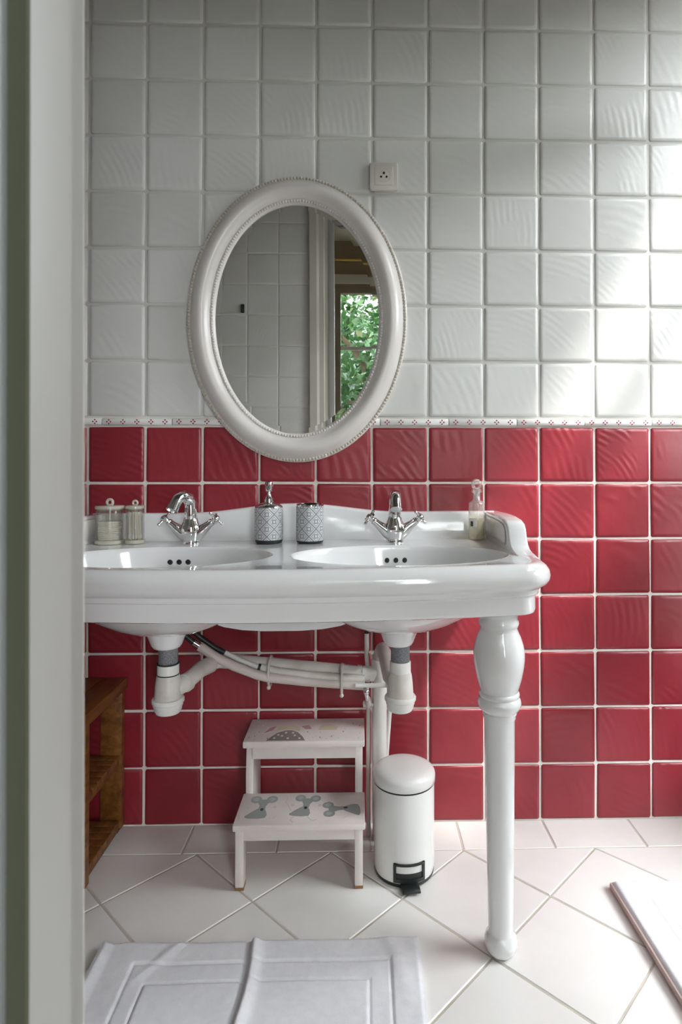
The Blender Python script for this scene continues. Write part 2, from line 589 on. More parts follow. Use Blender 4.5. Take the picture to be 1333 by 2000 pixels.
# ---- printed rail between red and white tiles
RL = 0.188
g = G()
prof = [(0, 0.0095), (-0.003, 0.0098), (-0.0065, 0.0085), (-0.009, 0.0055), (-0.0098, 0.0), (-0.009, -0.0055), (-0.0065, -0.0085), (-0.003, -0.0098), (0, -0.0095)]
hl = RL / 2 - 0.0012
for x in (-hl, -hl + 0.001, hl - 0.001, hl):
    sc_ = 0.94 if abs(x) == hl else 1.0
    g.v += [(x, y * sc_, z * sc_) for y, z in prof]
n_ = len(prof)
for q in range(3):
    g.f += [(q * n_ + i, q * n_ + i + 1, (q + 1) * n_ + i + 1, (q + 1) * n_ + i) for i in range(n_ - 1)]
g.f += [tuple(range(n_)), tuple(3 * n_ + i for i in reversed(range(n_)))]
rail_me = g.mesh('rail_tile', angle=50)
rail_me.materials.append(MATS['rail_glaze'])
g = G()
for q in range(5):
    cxx = (q - 2) * RL / 5
    for dx, dz in ((0, 0.0048), (0, -0.0048), (0.0048, 0), (-0.0048, 0)):
        yy = -0.0102 + abs(dz) * 0.16
        ring_ = [(cxx + dx + 0.0023 * cos(a * pi / 3), yy, dz + 0.0023 * sin(a * pi / 3)) for a in range(6)]
        back = [(x, yy + 0.002, z) for x, y, z in ring_]
        g.add(ring_ + back, [tuple(range(6))] + [(a, (a + 1) % 6, 6 + (a + 1) % 6, 6 + a) for a in range(6)])
motif_me = g.mesh('printed_motif', smooth=False)
motif_me.materials.append(MATS['motif_red'])
for q in range(-2, 11):
    x = 0.040 + RL * (q + 0.5)
    if x + RL / 2 > XR:
        continue
    o = link('rail_tile', rail_me, None, wall_back)
    o.location = (x, 0, 7 * P + RAIL / 2 + random.uniform(-.0006, .0006))
    link('printed_motif', motif_me, None, o)

# ---- floor tiles: border strip along the wall, then diagonal squares
LD, BW, XF = 0.33487, 0.1235, 0.3296
FG = 0.0021     # half joint


def clip(poly, nx, ny, d):
    """keep nx*x+ny*y <= d"""
    out_ = []
    for i in range(len(poly)):
        a, b = poly[i], poly[(i + 1) % len(poly)]
        da, db = nx * a[0] + ny * a[1] - d, nx * b[0] + ny * b[1] - d
        if da <= 0:
            out_.append(a)
        if da * db < 0:
            t_ = da / (da - db)
            out_.append((a[0] + (b[0] - a[0]) * t_, a[1] + (b[1] - a[1]) * t_))
    return out_


def floor_tile(poly):
    cx_ = sum(p[0] for p in poly) / len(poly)
    cy_ = sum(p[1] for p in poly) / len(poly)
    area = abs(sum(poly[i][0] * poly[(i + 1) % len(poly)][1] - poly[(i + 1) % len(poly)][0] * poly[i][1] for i in range(len(poly)))) / 2
    if area < 0.0006:
        return
    g = G()
    n = len(poly)
    for k_, z in ((0, -0.006), (0, -0.0015), (0.0018, 0.0)):
        for x, y in poly:
            dx, dy = cx_ - x, cy_ - y
            l_ = math.hypot(dx, dy)
            g.v.append((x - cx_ + dx / l_ * k_ * 1.4, y - cy_ + dy / l_ * k_ * 1.4, z))
    for q in range(2):
        g.f += [(q * n + i, q * n + (i + 1) % n, (q + 1) * n + (i + 1) % n, (q + 1) * n + i) for i in range(n)]
    g.f.append(tuple(2 * n + i for i in range(n)))
    o = g.obj('floor_tile', 'floor_glaze', floor, smooth=False)
    o.location = (cx_, cy_, random.uniform(-0.0003, 0.0002))


side = LD / math.sqrt(2)
for i in range(-3, 8):
    x0_ = 0.29 + i * 0.2362
    p = [(x0_ + FG, -BW + FG), (x0_ + 0.2362 - FG, -BW + FG), (x0_ + 0.2362 - FG, -0.003), (x0_ + FG, -0.003)]
    p = clip(clip(p, 1, 0, XR - 0.002), -1, 0, -(XL + 0.002))
    if len(p) > 2:
        floor_tile(p)
hd = LD / 2 - FG * math.sqrt(2)
for r_ in range(0, 9):
    for i in range(-4, 8):
        cx_ = XF + i * LD + (0 if r_ % 2 else LD / 2)
        cy_ = -BW - FG - r_ * LD / 2
        p = [(cx_ + hd, cy_), (cx_, cy_ + hd), (cx_ - hd, cy_), (cx_, cy_ - hd)]
        for nx, ny, d in ((0, 1, -BW - FG), (1, 0, XR - 0.002), (-1, 0, -(XL + 0.002)), (0, -1, 1.402)):
            if p:
                p = clip(p, nx, ny, d)
        if len(p) > 2:
            floor_tile(p)

# ---- right window: frame, transom and panes
window_1 = struct('window_1', G().box(XR + 0.0, XR + 0.13, W1['y0'] - 0.02, W1['y1'] + 0.02, W1['z0'] - 0.02, W1['z0']), 'window_paint', 'window in the right wall that lights the basin', bevel=0.003)
xm = XR + 0.045
fr = 0.025
g = G()
g.box(xm, xm + 0.04, W1['y0'], W1['y0'] + fr, W1['z0'], W1['z1']).box(xm, xm + 0.04, W1['y1'] - fr, W1['y1'], W1['z0'], W1['z1'])
g.box(xm, xm + 0.04, W1['y0'] + fr, W1['y1'] - fr, W1['z0'], W1['z0'] + fr).box(xm, xm + 0.04, W1['y0'] + fr, W1['y1'] - fr, W1['z1'] - fr, W1['z1'])
g.obj('window_frame', 'window_paint', window_1, smooth=False)
G().box(xm, xm + 0.04, W1['y0'] + fr, W1['y1'] - fr, 1.965, 2.035).obj('transom', 'window_paint', window_1, smooth=False)
G().box(xm, xm + 0.04, W1['y0'] + fr, W1['y1'] - fr, .86, .94).obj('shade_rail', 'window_paint', window_1, smooth=False)  # bar added to cast a dark band low on the back wall
for za, zb in ((W1['z0'] + fr, .86), (.94, 1.965), (2.035, W1['z1'] - fr)):
    G().add([(xm + 0.02, W1['y0'] + fr, za), (xm + 0.02, W1['y1'] - fr, za), (xm + 0.02, W1['y1'] - fr, zb), (xm + 0.02, W1['y0'] + fr, zb)], [(0, 1, 2, 3)]).obj('pane', 'pane_glass', window_1, smooth=False)

# ---- doorway: architrave, jamb boards, dark strip
LEAN = -0.0049


def lean(o):
    for v_ in o.data.vertices:
        v_.co.x += LEAN * (v_.co.z - 0.95)
    return o


door_1 = lean(struct('door_1', G().box(DX0 - 0.03, DX0, -1.437, -1.392, 0.0, DZ + 0.03), 'door_paint', 'pale painted door jamb in the near left foreground', bevel=0.0015))
G().box(DX1, DX1 + 0.03, -1.437, -1.392, 0.0, DZ + 0.03).obj('door_jamb', 'door_paint', door_1, bevel=0.0015)
G().box(DX0, DX1, -1.437, -1.392, DZ, DZ + 0.03).obj('door_head', 'door_paint', door_1, bevel=0.0015)
lean(G().box(DX0 - 0.0078, DX0 - 0.0006, -1.4392, -1.4365, 0.0, DZ).obj('jamb_strip', 'jamb_strip', door_1, smooth=False))  # dark olive strip along the jamb edge
lean(G().box(DX0 - 0.06, DX0 - 0.0078, -1.4445, -1.4365, 0.0, DZ + 0.03).obj('door_frame', 'door_frame_outer', door_1, bevel=0.001))
# architrave on the bathroom side: stepped moulding, left leg, right leg and head
mould = [(0.0, 0.0), (0.0, 0.020), (0.006, 0.024), (0.040, 0.024), (0.046, 0.018), (0.052, 0.0135), (0.075, 0.0135), (0.080, 0.010), (0.112, 0.010), (0.118, 0.0125), (0.1275, 0.0125), (0.1275, 0.0)]
xa = DX0 - 0.1275
lean(G().prism(mould, lambda u, v_, w_: (xa + u, YF + v_, w_), 0.0, DZ + 0.1275).obj('architrave', 'architrave_paint', door_1, angle=25))
xb = DX1 + 0.1275
G().prism(mould, lambda u, v_, w_: (xb - u, YF + v_, w_), 0.0, DZ + 0.1275).obj('architrave', 'architrave_paint', door_1, angle=25)
G().prism(mould, lambda u, v_, w_: (w_, YF + v_, DZ + 0.1275 - u), DX0 - 0.02, DX1 + 0.02).obj('architrave', 'architrave_paint', door_1, angle=25)

# ---- bedroom beyond the door (seen only in the mirror)
BZ, BY, BXL = 2.75, -3.2, -1.2
struct('floor_bedroom', G().box(BXL - 0.1, XR + 0.1, BY - 0.1, -1.44, -0.1, -0.002), 'bedroom_floor_wood', 'dark wooden floor of the room behind the camera', smooth=False)
struct('ceiling_bedroom', G().box(BXL - 0.1, XR + 0.1, BY - 0.1, -1.44, BZ, BZ + 0.1), 'bedroom_ceiling', 'dim ceiling of the room reflected in the mirror', smooth=False)
struct('wall_bedroom_left', G().box(BXL - 0.1, BXL, BY, -1.44, -0.1, BZ), 'bedroom_paint', 'left wall of the room behind the camera', smooth=False)
struct('wall_bedroom_right', G().box(XR, XR + 0.1, BY, -1.44, -0.1, BZ), 'bedroom_paint', 'right wall of the room behind the camera', smooth=False)
struct('wall_bedroom_front', G().box(BXL - 0.1, XL - 0.1, -1.44, -1.34, -0.1, BZ).box(XL - 0.1, XR + 0.1, -1.44, -1.36, ZC + 0.1, BZ + 0.1), 'bedroom_paint', 'wall beside and above the doorway, bedroom side', smooth=False)
g = G()
a0, a1, c0, c1 = W2['x0'] - 0.036, W2['x1'] + 0.036, W2['z0'] - 0.04, W2['z1'] + 0.05
g.box(BXL, a0, BY - 0.1, BY, -0.1, BZ).box(a1, XR, BY - 0.1, BY, -0.1, BZ)
g.box(a0, a1, BY - 0.1, BY, -0.1, c0).box(a0, a1, BY - 0.1, BY, c1, BZ)
struct('wall_bedroom_back', g, 'bedroom_paint', 'brown wall around the garden window', smooth=False)
window_2 = struct('window_2', G().box(a0, W2['x0'], BY - 0.08, BY - 0.02, c0, c1).box(W2['x1'], a1, BY - 0.08, BY - 0.02, c0, c1), 'shade_paint', 'garden window seen in the mirror', smooth=False)
G().box(W2['x0'], W2['x1'], BY - 0.08, BY - 0.02, W2['z1'], c1).obj('window_frame', 'shade_paint', window_2, smooth=False)
G().box(W2['x0'], W2['x1'], BY - 0.08, BY - 0.02, c0, W2['z0']).obj('window_frame', 'shade_paint', window_2, smooth=False)
G().box(a0 - 0.03, a1 + 0.03, BY, BY + 0.03, c1 + 0.015, c1 + 0.085).obj('lintel', 'architrave_paint', window_2, bevel=0.003)
xmid = (W2['x0'] + W2['x1']) / 2
G().box(xmid - 0.025, xmid + 0.025, BY - 0.07, BY - 0.03, W2['z0'], W2['z1']).obj('mullion', 'window_paint', window_2, smooth=False)
for zb in (0.95, 1.425, 1.90):
    for xa_, xb_ in ((W2['x0'], xmid - 0.025), (xmid + 0.025, W2['x1'])):
        G().box(xa_, xb_, BY - 0.062, BY - 0.038, zb - 0.013, zb + 0.013).obj('glazing_bar', 'white_paint', window_2, smooth=False)
zs = [W2['z0'], 0.95, 1.425, 1.90, W2['z1']]
for xa_, xb_ in ((W2['x0'], xmid - 0.025), (xmid + 0.025, W2['x1'])):
    for za, zb in zip(zs[:-1], zs[1:]):
        za, zb = za + 0.013, zb - 0.013
        G().add([(xa_, BY - 0.05, za), (xb_, BY - 0.05, za), (xb_, BY - 0.05, zb), (xa_, BY - 0.05, zb)], [(0, 1, 2, 3)]).obj('pane', 'pane_glass', window_2, smooth=False)
rod = thing('curtain_rod', 'brass curtain rod above the garden window in the mirror', 'curtain rod', (0, 0, 0))
G().tube([(0.30, BY + 0.07, 2.575), (1.86, BY + 0.07, 2.575)], 0.011, 10).obj('rod', 'brass', rod)
for x in (0.42, 1.80):
    G().tube([(x, BY + 0.002, 2.575), (x, BY + 0.06, 2.575)], 0.006, 8).ball((x, BY + 0.07, 2.575), 0.017, 10, 6).obj('bracket', 'brass', rod)

# ---- unseen roof slabs added to shade the two openings
struct('light_blocker_1', G().box(BXL - 1, XR + 1, -4.35, BY - 0.12, 3.1, 3.2), 'shade_paint', 'unseen roof slab added to shade the garden foliage', smooth=False)  # added overhead slab, darkens the leaves outside the bedroom window
struct('light_blocker_2', G().box(2.42, 3.30, -5, 2, 2.42, 2.50), 'shade_paint', 'unseen slab added to limit sun and sky at the right window', smooth=False)  # added slab, lets sun through the gap and hides high sky

# ---- garden
struct('light_blocker_3', G().box(6.0, 6.3, -9, 6, -0.4, 2.6), 'terrace_stone', 'unseen wall added to block low sky from the right window', smooth=False)  # added barrier, keeps low sky light off the upper wall
lawn = struct('ground', G().box(-14, 14, -18, 10, -0.45, -0.35), 'terrace_stone', 'dark terrace outside the house', smooth=False)
hedge = thing('added_hedge', 'dark hedge added behind the leafy tree to block the sky', 'hedge', (0.6, -8.3, -0.35))  # added backing that hides the sky behind the leaves
g = G()
hx, hz = 80, 26
for j in range(hz + 1):
    for i in range(hx + 1):
        x_, z_ = -6 + 7.8 * i / hx, 3.7 * j / hz
        bump_ = .16 * math.sin(x_ * 5.1 + 2 * math.sin(z_ * 4)) + .13 * math.sin(z_ * 7.3 + x_ * 2.7) + .08 * random.random()
        g.v.append((x_, .45 + bump_ - (0.35 if j == hz else 0), z_ + (.12 * math.sin(x_ * 3.3) + .1 * random.random() if j == hz else 0)))
for j in range(hz):
    for i in range(hx):
        a = j * (hx + 1) + i
        g.f.append((a, a + 1, a + hx + 2, a + hx + 1))
o_ = len(g.v)
for j in range(hz + 1):
    g.v += [(-6, -.6, 3.7 * j / hz), (1.8, -.6, 3.7 * j / hz)]
g.f += [(o_ + 2 * j, o_ + 2 * j + 1, o_ + 2 * j + 3, o_ + 2 * j + 2) for j in range(hz)]
for i in range(hx):
    pass
g.f.append(tuple([hz * (hx + 1) + i for i in range(hx + 1)] + [o_ + 2 * hz + 1, o_ + 2 * hz]))
g.obj('hedge_body', 'leaf', hedge, smooth=False)
tree = thing('leafy_tree', 'green leafy tree outside, reflected in the oval mirror', 'tree', (1.1, -5.4, -0.35))
G().tube([(0, 0, 0), (-0.15, 0.02, 1.0), (-0.03, -0.04, 2.0), (0.1, 0, 3.4)], [0.13, 0.11, 0.09, 0.04], 10).obj('trunk', 'bark', tree)
for bx, by, bz, ex, ey, ez in ((0, 0, 1.1, -1.1, 0.2, 2.0), (0, 0, 1.4, 1.2, -0.1, 2.4), (0, 0, 1.9, -0.8, 0.3, 3.0), (0.05, 0, 2.3, 0.9, 0.3, 3.4), (0, 0, 0.9, 0.7, 0.4, 1.3), (0, 0, 0.9, -0.7, 0.4, 1.3)):
    G().tube([(bx, by, bz), ((bx + ex) / 2, (by + ey) / 2, (bz + ez) / 2 + 0.12), (ex, ey, ez)], [0.05, 0.035, 0.012], 7).obj('branch', 'bark', tree)
g = G()
rl = random.Random(3)
clumps = [Vector((rl.uniform(-2.6, 0.95), rl.uniform(-1.0, 0.5), rl.uniform(0.1, 4.6))) for _ in range(310)]
for _ in range(14500):
    c = rl.choice(clumps) + Vector((rl.gauss(0, .2), rl.gauss(0, .2), rl.gauss(0, .18)))
    R = Euler((rl.uniform(-1.2, 1.2), rl.uniform(-.9, .9), rl.uniform(0, 6.28))).to_matrix()
    L, B = rl.uniform(.08, .15), rl.uniform(.028, .052)
    pts = [(0, 0, 0), (B, L * .45, .012), (0, L, -.006), (-B, L * .45, .012), (0, L * .45, 0)]
    g.add([c + R @ Vector(p) for p in pts], [(0, 1, 4), (1, 2, 4), (2, 3, 4), (3, 0, 4)])
o = g.obj('foliage', 'leaf', tree, smooth=False)
o['kind'] = 'stuff'

# ------------------------------------------------------------------ washbasin console
CX, T = 0.5655, 0.778
basin = thing('washbasin', 'white ceramic double washbasin console on turned legs', 'washbasin', (CX, 0, 0))
basin.rotation_euler = (0, radians(-0.25), 0)
HW, RC, YC, BOW = 0.560, 0.075, -0.506, 0.050


def basin_outline():
    """points and outward normals, from back right, round the front, to back left (local x about the centre)"""
    pts = []
    yf = lambda x: YC - BOW * (1 - (min(abs(x), HW) / HW) ** 2)
    ys = YC + RC
    for i in range(9):
        pts.append((HW, -0.002 + (ys + 0.002) * i / 8))
    x1 = HW - RC
    y_end = yf(x1)
    for i in range(1, 12):
        a = pi / 2 * i / 12
        pts.append((x1 + RC * cos(a), ys - (ys - y_end) * sin(a)))
    nfr = 44
    for i in range(nfr + 1):
        x = x1 - 2 * x1 * i / nfr
        pts.append((x, yf(x)))
    right = pts[:20]
    pts += [(-x, y) for x, y in reversed(right)]
    nrm = []
    for i in range(len(pts)):
        if i == 0:
            nrm.append((1, 0)); continue
        if i == len(pts) - 1:
            nrm.append((-1, 0)); continue
        tx, ty = pts[i + 1][0] - pts[i - 1][0], pts[i + 1][1] - pts[i - 1][1]
        l_ = math.hypot(tx, ty)
        nx, ny = -ty / l_, tx / l_
        if nx * pts[i][0] + ny * (pts[i][1] + 0.2) < 0:
            nx, ny = -nx, -ny
        nrm.append((nx, ny))
    return pts, nrm


OUT, NRM = basin_outline()
NO = len(OUT)
BOWLS = (-0.2618, 0.2618)
BYC, BA, BB = -0.314, 0.243, 0.150
NE = 64


def oloop(o):
    r_ = []
    for (x, y), (nx, ny) in zip(OUT, NRM):
        r_.append((x - nx * o, y - ny * o))
    return r_


bm = bmesh.new()
loops = [(.052, T - .004), (.040, T - .001), (.028, T + .002), (.018, T), (.009, T - .006), (.0025, T - .015), (0, T - .025), (.0015, T - .034), (.007, T - .042), (.015, T - .047), (.0215, T - .051),
         (.0235, T - .056), (.0245, T - .061), (.0285, T - .0635), (.0300, T - .068), (.0295, T - .092), (.0315, T - .0985), (.037, T - .101), (.058, T - .101), (.062, T - .097), (.064, T - .055)]
prev = None
first = None
for o_, z in loops:
    cur = [bm.verts.new((x, y, z)) for x, y in oloop(o_)]
    if prev:
        for i in range(NO):
            j = (i + 1) % NO
            bm.faces.new((prev[i], prev[j], cur[j], cur[i]))
    else:
        first = cur
    prev = cur
bm.faces.new(prev)
# flat top with two oval openings
edges = [bm.edges.get((first[i], first[(i + 1) % NO])) for i in range(NO)]
for bx in BOWLS:
    el = [bm.verts.new((bx + BA * cos(2 * pi * i / NE), BYC + BB * sin(2 * pi * i / NE), T - .004)) for i in range(NE)]
    edges += [bm.edges.new((el[i], el[(i + 1) % NE])) for i in range(NE)]
bmesh.ops.triangle_fill(bm, use_beauty=True, use_dissolve=False, edges=edges)
bmesh.ops.recalc_face_normals(bm, faces=bm.faces)
me = bpy.data.meshes.new('basin_top')
bm.to_mesh(me); bm.free()
me.polygons.foreach_set('use_smooth', [True] * len(me.polygons))
me.set_sharp_from_angle(angle=radians(35))
link('basin_top', me, 'ceramic', basin)

for bx in BOWLS:
    g = G()
    prof = [(1.0, -.004), (.985, -.0055), (.968, -.010), (.955, -.018), (.93, -.040), (.87, -.070), (.78, -.095), (.64, -.118), (.45, -.134), (.25, -.143), (.09, -.146)]
    for q, (s_, dz) in enumerate(prof):
        yc = BYC + (1 - s_) * 0.034
        g.v += [(bx + BA * s_ * cos(2 * pi * i / NE), yc + BB * s_ * sin(2 * pi * i / NE), T + dz) for i in range(NE)]
        if q:
            g.f += [((q - 1) * NE + i, (q - 1) * NE + (i + 1) % NE, q * NE + (i + 1) % NE, q * NE + i) for i in range(NE)]
    g.f.append(tuple((len(prof) - 1) * NE + i for i in range(NE)))
    o0 = len(g.v)
    prof2 = [(1.0, -.05), (.97, -.07), (.88, -.095), (.76, -.118), (.62, -.142), (.48, -.160), (.34, -.173), (.20, -.181)]
    for q, (s_, dz) in enumerate(prof2):
        yc = BYC + (1 - s_) * 0.034
        g.v += [(bx + BA * s_ * cos(2 * pi * i / NE), yc + BB * s_ * sin(2 * pi * i / NE), T + dz) for i in range(NE)]
        if q:
            g.f += [(o0 + (q - 1) * NE + i, o0 + (q - 1) * NE + (i + 1) % NE, o0 + q * NE + (i + 1) % NE, o0 + q * NE + i) for i in range(NE)]
    g.f.append(tuple(o0 + (len(prof2) - 1) * NE + i for i in range(NE)))
    bowl = g.obj('bowl', 'ceramic', basin, angle=60)
    G().lathe([(.046, .603), (.042, .592), (.0385, .583), (.0345, .572), (.031, .566), (.0285, .5645)], 32, Matrix.Translation((bx, -0.28, 0))).obj('outlet_boss', 'ceramic', bowl, angle=50)
    G().lathe([(.030, T - .147), (.030, T - .143), (.026, T - .141), (.010, T - .1405)], 24, Matrix.Translation((bx, -0.284, 0))).obj('drain_ring', 'chrome', bowl)
    for dx in (-.0215, 0, .0215):
        # overflow holes through the rear slope of the bowl
        M_ = Matrix.Translation((bx + dx, -0.1865 - (0.0006 if dx else 0), T - .0375)) @ Matrix.Rotation(radians(68), 4, 'X')
        G().lathe([(.0058, -.004), (.0058, .0022), (.0052, .0024)], 16, M_).obj('overflow_hole', 'black_hole', bowl)
# rib joining the two bowls underneath
G().prism([(-.20, .640), (-.165, .622), (-.13, .610), (-.09, .603), (-.04, .6), (.04, .6), (.09, .603), (.13, .610), (.165, .622), (.20, .640), (.20, .70), (-.20, .70)], lambda u, v_, w_: (u, w_, v_), -.30, -.20).obj('rib', 'ceramic', basin, bevel=.008)

# backsplash with an arched top
g = G()
nb = 60
prof = []
for i in range(nb + 1):
    x = -HW + 0.020 + 2 * (HW - 0.020) * i / nb
    a = min(abs(x) / 0.29, 1.0)
    h = 0.845 + 0.024 * (0.5 + 0.5 * cos(pi * a))
    prof.append((x, h))
sec = [(-.002, 0.0), (-.020, 0.0), (-.026, -.003), (-.029, -.008)]     # (y, dz from the top)
for x, h in prof:
    g.v += [(x, y, h + dz) for y, dz in sec] + [(x, -.032, T + .018), (x, -.036, T + .008), (x, -.045, T - .001), (x, -.050, T - .006), (x, -.002, T - .006)]
m_ = 9
for i in range(nb):
    for j in range(m_):
        a, b = i * m_ + j, i * m_ + (j + 1) % m_
        g.f.append((a, b, b + m_, a + m_))
g.f += [tuple(range(m_)), tuple(nb * m_ + i for i in range(m_))]
g.obj('backsplash', 'ceramic', basin, angle=50)
# side splashes with an inset panel
side_prof = [(-.002, .844), (-.130, .8475), (-.200, .8465), (-.250, .8425), (-.272, .8360), (-.283, .8250), (-.290, .8080), (-.299, .7930), (-.314, .7840), (-.340, .7790), (-.380, .7750), (-.380, .765), (-.002, .765)]
for sgn in (1, -1):
    sp = G().prism(side_prof, lambda u, v_, w_: (sgn * w_, u, v_), .512, .556).obj('side_splash', 'ceramic', basin, bevel=.009, seg=3, angle=60)
    pan = [(-.055, .788), (-.050, .834), (-.060, .8385), (-.120, .8385), (-.200, .8375), (-.248, .8330), (-.262, .8260), (-.268, .8150), (-.270, .7950), (-.266, .7880), (-.258, .7855), (-.065, .7855)]
    cxp = sum(p[0] for p in pan) / len(pan); czp = sum(p[1] for p in pan) / len(pan)
    G().prism(pan, lambda u, v_, w_: (sgn * w_, u, v_), .5110, .516).obj('panel_line', 'panel_line', sp, smooth=False)
    pin = [(cxp + (u - cxp) * .955, czp + (v_ - czp) * .90) for u, v_ in pan]
    G().prism(pin, lambda u, v_, w_: (sgn * w_, u, v_), .5098, .516).obj('side_panel', 'ceramic_panel', sp, bevel=.001)

# turned legs
leg_prof = [(.040, .700), (.040, .676), (.0385, .672), (.0372, .664), (.0395, .660), (.0402, .655), (.0385, .650), (.0365, .646), (.038, .640), (.0435, .628), (.0485, .613), (.0512, .597), (.0510, .583), (.0490, .566), (.0455, .548), (.0410, .532), (.0375, .522),
            (.0372, .519), (.0395, .517), (.0405, .5135), (.0395, .510), (.0388, .5085), (.0420, .504), (.0438, .498), (.0430, .491), (.0395, .4845), (.0345, .4805), (.0332, .4785), (.0345, .476), (.0335, .473), (.0320, .4705), (.0328, .468), (.0318, .465), (.0306, .461),
            (.0295, .36), (.0272, .20), (.0250, .06), (.0248, .042), (.0262, .039), (.0300, .034), (.0322, .026), (.0325, .019), (.0312, .010), (.0275, .003), (.0235, 0)]
for sx_ in (0.4535, -0.4535):
    G().lathe(list(reversed(leg_prof)), 48, Matrix.Translation((sx_, -0.4465, 0))).obj('leg', 'ceramic', basin, angle=50)


def tap(name, label, loc, swing):
    t_ = thing(name, label, 'faucet', loc, 0, 'basin taps')
    n = 20
    # flared body
    b = G().lathe([(.0220, -.003), (.0220, .0005), (.0212, .002), (.0225, .010), (.0262, .022), (.0275, .034), (.0245, .046), (.0190, .056), (.0172, .064)], 28)
    for sg in (1, -1):
        pts = [(sg * .004, 0, .013), (sg * .020, -.002, .025), (sg * .036, -.003, .0385), (sg * .046, -.0035, .0465), (sg * .054, -.004, .053)]
        b.tube(pts, [.0175, .0165, .0125, .0098, .0092], 16)
    b.obj('tap_body', 'chrome', t_, angle=60)
    R = Matrix.Rotation(swing, 3, 'Z')
    pts = [(0, 0, .045)] + [(0, -.001, .07), (0, -.003, .088)] + [tuple(R @ Vector((0, -.026 + .026 * cos(a), .092 + .028 * sin(a)))) for a in [radians(q) for q in (20, 50, 80, 105, 130, 152)]] + [tuple(R @ Vector((0, -.056, .094)))]
    sp = G().tube(pts, [.0172, .0168, .0160, .0155, .0150, .0146, .0143, .0140, .0138, .0138], n).obj('spout', 'chrome', t_, angle=60)
    e, d = Vector(pts[-1]), (Vector(pts[-1]) - Vector(pts[-2])).normalized()
    G().tube([e - d * .003, e + d * .009], .0150, n).obj('aerator', 'chrome', sp, angle=40)
    for sg in (1, -1):
        base = Vector((sg * .054, -.004, .053))
        ax = Vector((sg * .76, -.10, .62)).normalized()
        q = ax.to_track_quat('Z', 'Y').to_matrix().to_4x4()
        M_ = Matrix.Translation(base) @ q
        hnd = G().lathe([(.0088, -.004), (.0095, -.002), (.0095, .002), (.0070, .004), (.0070, .010), (.0090, .012), (.0092, .018), (.0065, .022), (.003, .0235)], 18, M_).obj('handle', 'chrome', t_, angle=50)
        for a in range(4):
            dv = Vector((cos(a * pi / 2 + .5), sin(a * pi / 2 + .5), 0))
            G().tube([M_ @ (dv * .005 + Vector((0, 0, .015))), M_ @ (dv * .017 + Vector((0, 0, .015))), M_ @ (dv * .019 + Vector((0, 0, .015))), M_ @ (dv * .023 + Vector((0, 0, .015)))], [.0034, .0032, .0044, .0036], 10).obj('spoke', 'chrome', hnd)
    return t_


BT = T - .003
tap('faucet', 'chrome cross-handle mixer tap behind the left bowl', (0.304, -0.098, BT - .0012), radians(-33))
tap('faucet', 'chrome cross-handle mixer tap behind the right bowl', (0.8265, -0.098, BT + .0012), radians(0))

# ------------------------------------------------------------------ oval mirror
MX, MZ = 0.5662, 1.369
mirror = thing('oval_mirror', 'oval wall mirror with a wide beaded greyish-white frame', 'mirror', (MX, -0.004, MZ))
OA, OB = 0.2965, 0.3885      # outer semi-axes at the bead ring
IA, IB = 0.2235, 0.3135      # glass semi-axes
n = 128


def oval(da, y, nn=n):
    """offset da outward from the glass edge"""
    r_ = []
    for i in range(nn):
        a = 2 * pi * i / nn
        nx, nz = cos(a) / IA, sin(a) / IB
        l_ = math.hypot(nx, nz)
        r_.append((IA * cos(a) + nx / l_ * da, y, IB * sin(a) + nz / l_ * da))
    return r_


WDT = 0.0735
sec = [(WDT + .002, 0.0), (WDT + .002, -.010), (WDT - .003, -.013), (WDT - .008, -.0135), (WDT - .010, -.016), (WDT - .014, -.022), (WDT - .022, -.031), (WDT - .032, -.0365), (WDT - .040, -.0375), (WDT - .047, -.0355), (WDT - .054, -.030), (WDT - .058, -.0245),
       (.0135, -.0235), (.0115, -.022), (.010, -.0195), (.003, -.0185), (0.0005, -.0165), (-.0015, -.012), (-.0015, 0.0)]
g = G()
for d_, y in sec:
    g.v += oval(d_, y)
for q in range(len(sec) - 1):
    g.f += [(q * n + i, q * n + (i + 1) % n, (q + 1) * n + (i + 1) % n, (q + 1) * n + i) for i in range(n)]
g.f += [((len(sec) - 1) * n + i, (len(sec) - 1) * n + (i + 1) % n, (i + 1) % n, i) for i in range(n)]
g.obj('mirror_frame', 'frame_paint', mirror, angle=50)


def beads(name, da, y, r, count, material):
    dense = oval(da, y, 2400)
    cum = [0.0]
    for i in range(2400):
        cum.append(cum[-1] + (Vector(dense[(i + 1) % 2400]) - Vector(dense[i])).length)
    g = G()
    j = 0
    for q in range(count):
        s_ = cum[-1] * q / count
        while cum[j + 1] < s_:
            j += 1
        g.ball(dense[j % 2400], r, 8, 6)
    o = g.obj(name, material, mirror, angle=80)
    o['kind'] = 'stuff'
    return o


beads('outer_beading', WDT - .004, -.0125, .0045, 244, 'bead_paint')
beads('inner_beading', .0055, -.0195, .0040, 224, 'frame_paint')
g = G()
gl = [(0.004, -.0085), (-.0150, -.0087), (-.0152, -.0087)]
for d_, y in gl:
    g.v += oval(d_, y)
for q in range(1):
    g.f += [(q * n + i, q * n + (i + 1) % n, (q + 1) * n + (i + 1) % n, (q + 1) * n + i) for i in range(n)]
g.f.append(tuple(2 * n + i for i in range(n)))
g.f += [(n + i, n + (i + 1) % n, 2 * n + (i + 1) % n, 2 * n + i) for i in range(n)]
g.obj('mirror_glass', 'silvered_glass', mirror, smooth=False)

